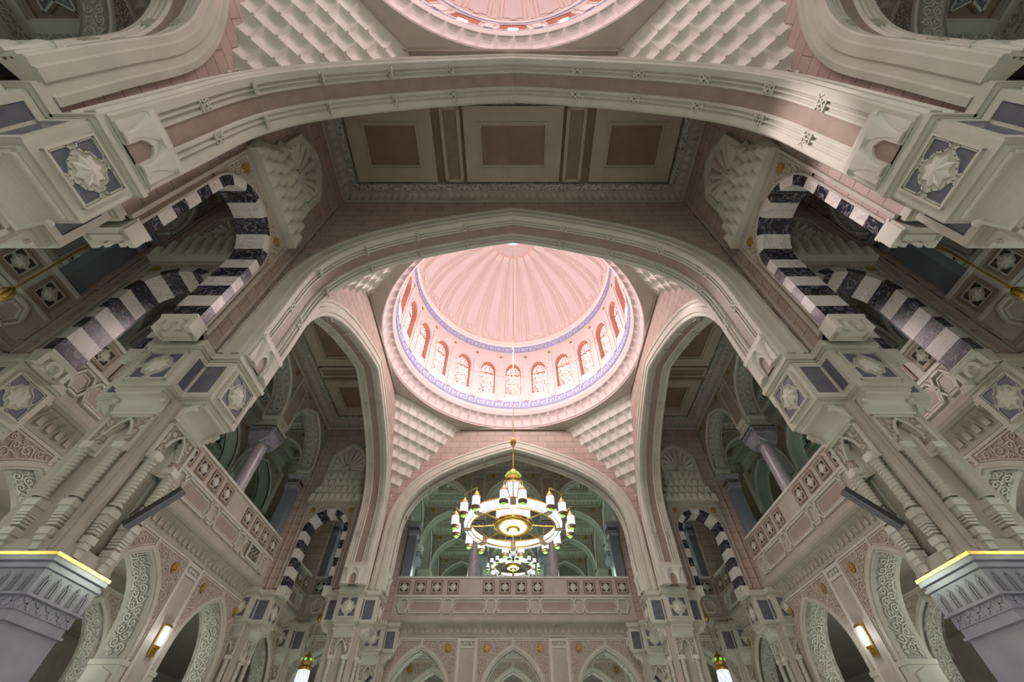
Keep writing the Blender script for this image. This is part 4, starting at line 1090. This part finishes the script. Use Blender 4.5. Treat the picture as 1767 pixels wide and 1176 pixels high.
def make_sconce():                 # hangs on a wall facing -y, centre at origin
    t = thing('wall_sconce', 'sconce', 'sconce')
    mb = MB(); mb.box(-.15, .15, -.04, 0, -.50, .34); mb.box(-.17, .17, -.06, 0, .28, .36); mb.box(-.13, .13, -.10, 0, -.30, -.22); mb.box(-.10, .10, -.07, -.02, -.46, -.34)
    for q in (-.06, -.02, .02, .06): mb.box(q-.008, q+.008, -.08, -.06, -.44, -.36)
    mb.prism([(.15*math.cos(PI*k/8), .30 + .08*math.sin(PI*k/8)) for k in range(9)], -.16, 0); mb.build('brass_backplate', M['gold'], t)
    mb = MB()
    mb.grid(lambda u, v: (.115*math.cos(PI*(1+u)) , -.03-.14*abs(math.sin(PI*u))*(1 if .1 < v < .9 else .8), -.22+.52*v), 10, 6); mb.build('lamp_glass', M['lampglass'], t, True)
    return t

def make_speaker():                # long axis z, front -y
    t = thing('column_speaker', 'speaker', 'speaker')
    mb = MB(); mb.box(-.055, .055, -.05, .06, -.42, .42); mb.build('cabinet', M['metaldark'], t)
    mb = MB()
    mb.box(-.052, .052, -.064, -.05, -.415, .415); mb.box(-.058, -.046, -.07, -.05, -.42, .42); mb.box(.046, .058, -.07, -.05, -.42, .42); mb.box(-.004, .004, -.07, -.05, -.42, .42); mb.build('grille', M['metal'], t)
    mb = MB(); mb.tube([(0, .06, -.32), (0, .16, -.30), (0, .20, -.12), (0, .06, -.10)], .014, 5); mb.build('bracket', M['metaldark'], t)
    return t
M['pinkpanel'] = mat('pink_marble_panel', (.45, .37, .32), .45, (.38, .31, .265), 1.5)

# ================================================================== THE SETTING
mb = MB(); mb.box(-26, 26, -24, 45, -1.75, -1.6); struct('floor', mb, M['floor'])
mb = MB(); mb.box(-26, -25.6, -24, 45, -1.6, 17); struct('wall_left', mb, M['blush'])
mb = MB(); mb.box(25.6, 26, -24, 45, -1.6, 17); struct('wall_right', mb, M['blush'])
mb = MB(); mb.box(-25.6, 25.6, 44, 44.4, -1.6, 17); struct('wall_back', mb, M['blush'])
# brick walls over the nave arches
mb = MB(); arch_panel(mb, offset(ARC, .35), -6.76, 6.76, TOP, -.47, .47, 0, 6.62)
w0 = struct('wall_front', mb, M['brick'], (0, Y1, 0))
sdup(w0, 'wall_middle', (0, Y2, 0)); sdup(w0, 'wall_far', (0, Y3, 0))
for s, nm in ((-1, 'left'), (1, 'right')):
    sdup(w0, 'wall_%s' % nm, (s*XP, YC, 0), PI/2); sdup(w0, 'wall_%s' % nm, (s*XP, YA, 0), PI/2)
mb = MB()
for k in range(144):
    a0, a1 = 2*PI*k/144, 2*PI*(k+1)/144
    r = lambda a: 6.9/max(abs(math.cos(a)), abs(math.sin(a)))
    for q in (0,):
        mb.face([(6.64*math.cos(a0), 6.64*math.sin(a0), 15.56), (r(a0)*math.cos(a0), r(a0)*math.sin(a0), 15.56), (r(a1)*math.cos(a1), r(a1)*math.sin(a1), 15.56), (6.64*math.cos(a1), 6.64*math.sin(a1), 15.56)])
for s in range(4):
    T = Matrix.Rotation(s*PI/2, 4, 'Z'); m2 = MB(lambda p, T=T: T @ Vector(p)); m2.box(-6.64, 6.64, -6.62, -6.56, 15.48, 15.555)
    off = len(mb.v); mb.v += m2.v; mb.f += [tuple(i+off for i in f) for f in m2.f]; mb.m += m2.m
c0 = struct('ceiling', mb, M['blush'], (0, YC, 0)); sdup(c0, 'ceiling', (0, YA, 0))
# floors of the upper galleries
mb = MB(); mb.box(-25.6, -XW-.4, -13, 44, 6.75, 7.0); struct('ceiling_left', mb, M['blush'])
mb = MB(); mb.box(XW+.4, 25.6, -13, 44, 6.75, 7.0); struct('ceiling_right', mb, M['blush'])
mb = MB(); mb.box(-XW-.4, XW+.4, Y4+.4, 44, 6.75, 7.0); struct('ceiling_back', mb, M['blush'])
for k, (x0, x1, y0, y1) in enumerate(((-25.6, -XW-.5, -13, 44), (XW+.5, 25.6, -13, 44), (-XW-.5, XW+.5, Y4+.5, 44))):
    mb = MB(); mb.box(x0, x1, y0, y1, 16.62, 16.8); struct(('ceiling_left', 'ceiling_right', 'ceiling_back')[k], mb, M['coffer'])

# ================================================================== THINGS
SIDE = {-1: 'left', 1: 'right'}
G = 'big pointed arches of the domed bays'
a = make_big_arch(); tag(a, 'huge pointed arch nearest the viewer, spanning the top of the picture below the upper dome', 'arch', G, (0, Y1, 0))
dup(a, 'pointed arch in the middle, framing the view up into the pink dome', (0, Y2, 0))
dup(a, 'far pointed arch behind the big chandelier, over the balcony', (0, Y3, 0))
for s in (-1, 1):
    dup(a, 'pointed side arch on the %s of the pink dome' % SIDE[s], (s*XP, YC, 0), PI/2)
    dup(a, 'thick curving side arch in the top %s corner under the nearer dome' % SIDE[s], (s*XP, YA, 0), PI/2)

p0 = make_pier(); G = 'compound stone piers with star blocks'
tag(p0, 'nearest pier at the left edge, star block beside the big front arch', 'pier', G, (-XP, Y1, 0))
for s in (-1, 1):
    if s > 0: dup(p0, 'nearest pier at the right edge, star block beside the big front arch', (XP, Y1, 0))
    dup(p0, 'big %s pier with twisted columns above a gold-rimmed grey marble capital' % SIDE[s], (s*XP, Y2, 0))
    dup(p0, 'far %s pier beside the far arch, its star block facing the viewer' % SIDE[s], (s*XP, Y3, 0))
w1 = make_pier()
tag(w1, 'pier against the left gallery wall, star block beside the second banded arch', 'pier', G, (-XW, Y2, 0))
dup(w1, 'pier against the right gallery wall, star block beside the second banded arch', (XW, Y2, 0))
for s in (-1, 1):
    dup(w1, 'pier in the far %s corner of the side passage, beside the small banded arch' % SIDE[s], (s*XW, Y3, 0))
    dup(w1, 'pier against the far gallery wall, behind the far %s pier' % SIDE[s], (s*XP, Y4, 0))
    dup(w1, 'pier in the outermost %s corner behind the pendant lantern' % SIDE[s], (s*XW, Y4, 0))
    dup(w1, 'pier against the %s gallery wall at the upper edge of the picture' % SIDE[s], (s*XW, Y1, 0))

b0 = make_banded(); G = 'banded dark and white arches'
tag(b0, 'near dark-and-white banded arch at the left end of the coffered passage', 'arch', G, (-XP, 4.21, 0), PI/2)
dup(b0, 'near dark-and-white banded arch at the right end of the coffered passage', (XP, 4.21, 0), -PI/2)
for s in (-1, 1):
    dup(b0, 'second banded arch seen through the near %s banded arch' % SIDE[s], (s*9.5, Y2, 0))
    dup(b0, 'far small banded arch under a shell niche in the %s side passage' % SIDE[s], (s*9.5, Y3, 0))
    dup(b0, 'banded arch behind the nearest %s pier in the outer passage' % SIDE[s], (s*9.5, Y1, 0))

c0 = make_coffers(6.66, 1.88); G = 'coffered passage ceilings'
tag(c0, 'brown and cream coffered ceiling between the front arch and the middle arch', 'ceiling', G, (0, 4.21, 0))
for s in (-1, 1):
    dup(c0, 'coffered ceiling of the passage behind the %s side arch of the pink dome' % SIDE[s], (s*9.53, YC, 0), PI/2)
    dup(c0, 'coffered ceiling in the dark top %s corner beyond the curving arch' % SIDE[s], (s*9.53, YA, 0), PI/2)
dup(c0, 'coffered ceiling behind the far arch, in front of the far gallery', (0, 23.3, 0))

d0 = make_dome(); tag(d0, 'pink ribbed dome over the chandelier, ring of arched stained glass windows', 'dome', 'domes', (0, YC, 0))
dup(d0, 'nearer dome cut off by the top edge of the picture', (0, YA, 0))
q0 = make_pendentive(); G = 'stalactite pendentives'; first = True
for yy, hy, nm in ((YC, 6.72, 'pink dome'), (YA, 6.72, 'nearer dome')):
    for sx, sy, rz in ((-1, -1, 0), (1, -1, PI/2), (1, 1, PI), (-1, 1, -PI/2)):
        if yy == YA and sy == -1: continue
        lab = 'stalactite pendentive at the %s %s corner of the %s' % ('far' if sy > 0 else 'near', SIDE[sx], nm)
        loc = (sx*6.66, yy + sy*hy, 0)
        if first: tag(q0, lab, 'pendentive', G, loc, rz); first = False
        else: dup(q0, lab, loc, rz)

# gallery walls
lo3, ba3, up3 = make_lower(3), make_balcony(3), make_upper(3)
lo1, ba1, up1 = make_lower(1), make_balcony(1), make_upper(1)
tag(lo3, 'row of three pointed arches with gold discs below the far balcony', 'arcade', 'ground floor arcades', (0, Y4, 0))
tag(ba3, 'far balcony with pierced square rosettes behind the chandelier', 'balcony', 'carved stone balconies', (0, Y4, 0))
tag(up3, 'far upper arcade seen through the far arch above the balcony', 'arcade', 'upper arcades', (0, Y4, 0))
for s in (-1, 1):
    rz = -s*PI/2
    dup(lo3, 'row of pointed arches with carved soffits and wall lamp under the %s balcony' % SIDE[s], (s*XW, YC, 0), rz)
    dup(ba3, '%s side balcony with rosettes and long panels beside the big pier' % SIDE[s], (s*XW, YC, 0), rz)
    dup(up3, 'upper arcade above the %s balcony, carved arches over grey columns' % SIDE[s], (s*XW, YC, 0), rz)
    dup(up3, 'dark upper arcade in the top %s corner beyond the curving arch' % SIDE[s], (s*XW, YA, 0), rz)
    dup(ba3, 'balcony of the outer wall beside the nearest %s pier' % SIDE[s], (s*XW, YA, 0), rz)
first = True
for s in (-1, 1):
    rz = -s*PI/2
    for (x, y, r, nm) in ((s*XW, 4.21, rz, 'behind the near %s banded arch' % SIDE[s]), (s*XW, 23.35, rz, 'on the outer wall of the far %s corner' % SIDE[s]), (s*9.5, Y4, 0, 'on the far wall of the far %s corner' % SIDE[s])):
        if first: tag(lo1, 'single pointed arch ' + nm, 'arcade', 'single ground floor arches', (x, y, 0), r); tag(ba1, 'short balcony ' + nm, 'balcony', 'short corner balconies', (x, y, 0), r); tag(up1, 'single upper arch ' + nm, 'arcade', 'single upper arches', (x, y, 0), r); first = False
        else: dup(lo1, 'single pointed arch ' + nm, (x, y, 0), r); dup(ba1, 'short balcony ' + nm, (x, y, 0), r); dup(up1, 'single upper arch ' + nm, (x, y, 0), r)

# arcades and columns inside the galleries
dup(lo3, 'second row of pointed arches deep behind the far ground floor arcade', (0, Y4+CELL, 0))
for s in (-1, 1):
    dup(lo3, 'second row of pointed arches deep behind the %s ground floor arcade' % SIDE[s], (s*(XW+CELL), YC, 0), -s*PI/2)
    dup(lo1, 'single pointed arch deep behind the near %s banded arch' % SIDE[s], (s*(XW+CELL), 4.21, 0), -s*PI/2)
cols = []
col = make_column(); G = 'grey marble gallery columns'; first = True
def put_col(x, y, lab):
    global first
    if first: tag(col, lab, 'column', G, (x, y, 0)); first = False
    else: dup(col, lab, (x, y, 0))
for s in (-1, 1):
    put_col(s*2.38, Y4+.08, '%s round lilac marble column on the far balcony beside the chandelier' % SIDE[s])
    put_col(s*(XW+.08), YC+2.38, 'round marble column on the %s balcony, farther of its pair' % SIDE[s])
    put_col(s*(XW+.08), YC-2.38, 'round marble column on the %s balcony, nearer of its pair' % SIDE[s])
    for k, y in enumerate((30.46, 35.22, 39.98)):
        for x, w in ((2.38, 'inner'), (7.14, 'outer')):
            put_col(s*x, y, '%s %s column deep in the far gallery, row %s from the balcony' % (w, SIDE[s], ('first', 'second', 'third')[k]))
    for k, y in enumerate((Y1, Y2, 11.4, 16.16, Y3)):
        put_col(s*16.62, y, 'column inside the %s gallery, %s from the viewer' % (SIDE[s], ('nearest', 'second', 'third', 'fourth', 'fifth')[k]))
sp = make_square_pilaster(); G = 'square slate marble pilasters'; first = True
for s in (-1, 1):
    for x, y, nm in ((s*(XW+.02), Y3-.80, 'at the far end of the %s balcony' % SIDE[s]), (s*(XW+.02), Y2-.80, 'seen through the near %s banded arch' % SIDE[s]), (s*(XP-.9), Y4+.1, 'at the %s end of the far balcony' % SIDE[s]), (s*11.2, Y4+.1, 'seen through the far %s banded arch' % SIDE[s]), (s*(XW+.02), Y2+.80, 'at the near end of the %s balcony' % SIDE[s])):
        lab = 'square slate-grey marble pilaster ' + nm
        if first: tag(sp, lab, 'pilaster', G, (x, y, 0)); first = False
        else: dup(sp, lab, (x, y, 0))
ga = make_upper(1, True); G = 'arches inside the upper galleries'; first = True
ORD = ('first', 'second', 'third', 'fourth', 'fifth', 'sixth', 'seventh')
def put_ga(x, y, rz, lab):
    global first
    if first: tag(ga, lab, 'arch', G, (x, y, 0), rz); first = False
    else: dup(ga, lab, (x, y, 0), rz)
for k, y in enumerate((30.46, 35.22, 39.98)):
    for j, x in enumerate((-CELL, 0, CELL)):
        put_ga(x, y, 0, 'cross arch in the %s aisle of the far gallery, %s row back' % (('left', 'middle', 'right')[j], ORD[k]))
for s in (-1, 1):
    for k, y in enumerate((28.08, 32.84, 37.6)):
        put_ga(s*7.14, y, PI/2, 'arch along the %s side of the far gallery, %s bay back' % (SIDE[s], ORD[k]))
    for k, y in enumerate((-.55, 4.21, 9.02, 13.78, 18.54, 23.3)):
        put_ga(s*16.62, y, PI/2, 'arch along the middle of the %s gallery, %s bay from the viewer' % (SIDE[s], ORD[k]))
    for k, y in enumerate((Y1, Y2, 11.4, 16.16, Y3)):
        put_ga(s*14.24, y, 0, 'cross arch inside the %s gallery next to the balcony, %s from the viewer' % (SIDE[s], ORD[k]))
cs, cr = make_cell_ceiling('star'), make_cell_ceiling('rosette')
f1 = f2 = True
def put_c(proto, x, y, lab, g, fl):
    if fl: tag(proto, lab, 'ceiling', g, (x, y, 0))
    else: dup(proto, lab, (x, y, 0))
for s in (-1, 1):
    for k, y in enumerate((-5.35, -.55, 4.21, 9.02, 13.78, 18.54, 23.3)):
        put_c(cs, s*14.24, y, 'ceiling panel with a star in the %s gallery, %s cell along' % (SIDE[s], ORD[k]), 'star ceilings', f1); f1 = False
        put_c(cr, s*19.0, y, 'ceiling panel with a fluted rosette in the %s gallery, %s cell along' % (SIDE[s], ORD[k]), 'rosette ceilings', f2); f2 = False
    put_c(cr, s*9.5, 4.21, 'rosette ceiling panel in the small corner room behind the near %s banded arch' % SIDE[s], 'rosette ceilings', False)
    put_c(cr, s*9.5, 23.32, 'rosette ceiling panel in the far %s corner room' % SIDE[s], 'rosette ceilings', False)
for k, y in enumerate((28.08, 32.84, 37.6)):
    for j, x in enumerate((-CELL, 0, CELL)):
        put_c(cs, x, y, 'star ceiling panel in the %s aisle of the far gallery, %s bay back' % (('left', 'middle', 'right')[j], ORD[k]), 'star ceilings', False)

# pierced ventilation panel let into the left balcony
def make_grille():
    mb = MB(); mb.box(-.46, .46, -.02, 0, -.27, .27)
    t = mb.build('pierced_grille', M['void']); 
    mb = MB()
    for (x0, x1, z0, z1) in ((-.50, .50, .25, .32), (-.50, .50, -.32, -.25), (-.50, -.43, -.25, .25), (.43, .50, -.25, .25)): mb.box(x0, x1, -.07, 0, z0, z1)
    mb.build('grille_frame', M['pale'], t)
    mb = MB()
    for q in (-.27, 0, .27):
        c = [(q + .13*math.cos(k*PI/8), .20*math.sin(k*PI/8)) for k in range(16)]
        for p, r in zip(c, c[1:]+c[:1]): mb.bar(p, r, .045, -.06, -.015)
        mb.bar((q-.09, -.1), (q+.09, .12), .035, -.05, -.015)
    mb.build('grille_loops', M['warm'], t)
    return t
gr = make_grille(); tag(gr, 'small dark pierced grille let into the left balcony band, near its far end', 'grille', None, (-(XW-.36-.08), 18.58, 7.43), PI/2)

# lamps
ch = make_chandelier(28.9); tag(ch, 'large lit ring chandelier hanging from the pink dome', 'chandelier', 'ring chandeliers', (0, YC, 0))
dup(ch, 'ring chandelier of the nearer dome, hanging above and behind the viewer', (0, YA, 0))
ch2 = make_chandelier(16.4 - 5.9); tag(ch2, 'second ring chandelier, farther back above the far balcony', 'chandelier', 'ring chandeliers', (0, 33.3, 5.9))
ln = make_lantern(); G = 'pendant lanterns'
tag(ln, 'pendant lantern with green medallions hanging in the far left corner', 'lantern', G, (-9.5, 23.3, 0))
dup(ln, 'pendant lantern with green medallions hanging in the far right corner', (9.5, 23.3, 0))
for s in (-1, 1):
    dup(ln, 'pendant lantern on a long brass rod at the %s edge, behind the nearest pier' % SIDE[s], (s*9.5, 4.21, 0))
    if s < 0: ln2 = make_lantern(16.5, 5.6); tag(ln2, 'pendant lantern on a short rod under the fluted rosette of the left gallery', 'lantern', G, (s*19.0, 13.78, 0))
    else: dup(ln2, 'pendant lantern on a short rod under the fluted rosette of the right gallery', (s*19.0, 13.78, 0))
    dup(ln2, 'pendant lantern in the %s gallery seen past the near banded arch' % SIDE[s], (s*19.0, 9.02, 0))
sc = make_sconce(); first = True
for s in (-1, 1):
    for y, nm in ((YC+2.5, 'between the arches under the %s balcony' % SIDE[s]),):
        lab = 'brass wall lamp with lit glass ' + nm
        if first: tag(sc, lab, 'wall lamp', 'wall lamps', (s*(XW-.06), y, 3.85), -s*PI/2); first = False
        else: dup(sc, lab, (s*(XW-.06), y, 3.85), -s*PI/2)
        lamp('sconce_light', (s*(XW-.35), y, 3.9), 10, (.95, .97, 1), .1)
spk = make_speaker(); first = True
for s in (-1, 1):
    for y, nm in ((6.5, 'on the big %s pier' % SIDE[s]), (20.9, 'on the far %s pier' % SIDE[s])):
        lab = 'long grey column loudspeaker tilted outwards ' + nm
        o = spk
        if first: tag(spk, lab, 'loudspeaker', 'column loudspeakers'); first = False
        else: o = dup(spk, lab, (0, 0, 0))
        o.location = (s*6.0, y, 3.34)
        o.rotation_euler = (math.radians(42), 0, -s*PI/2)
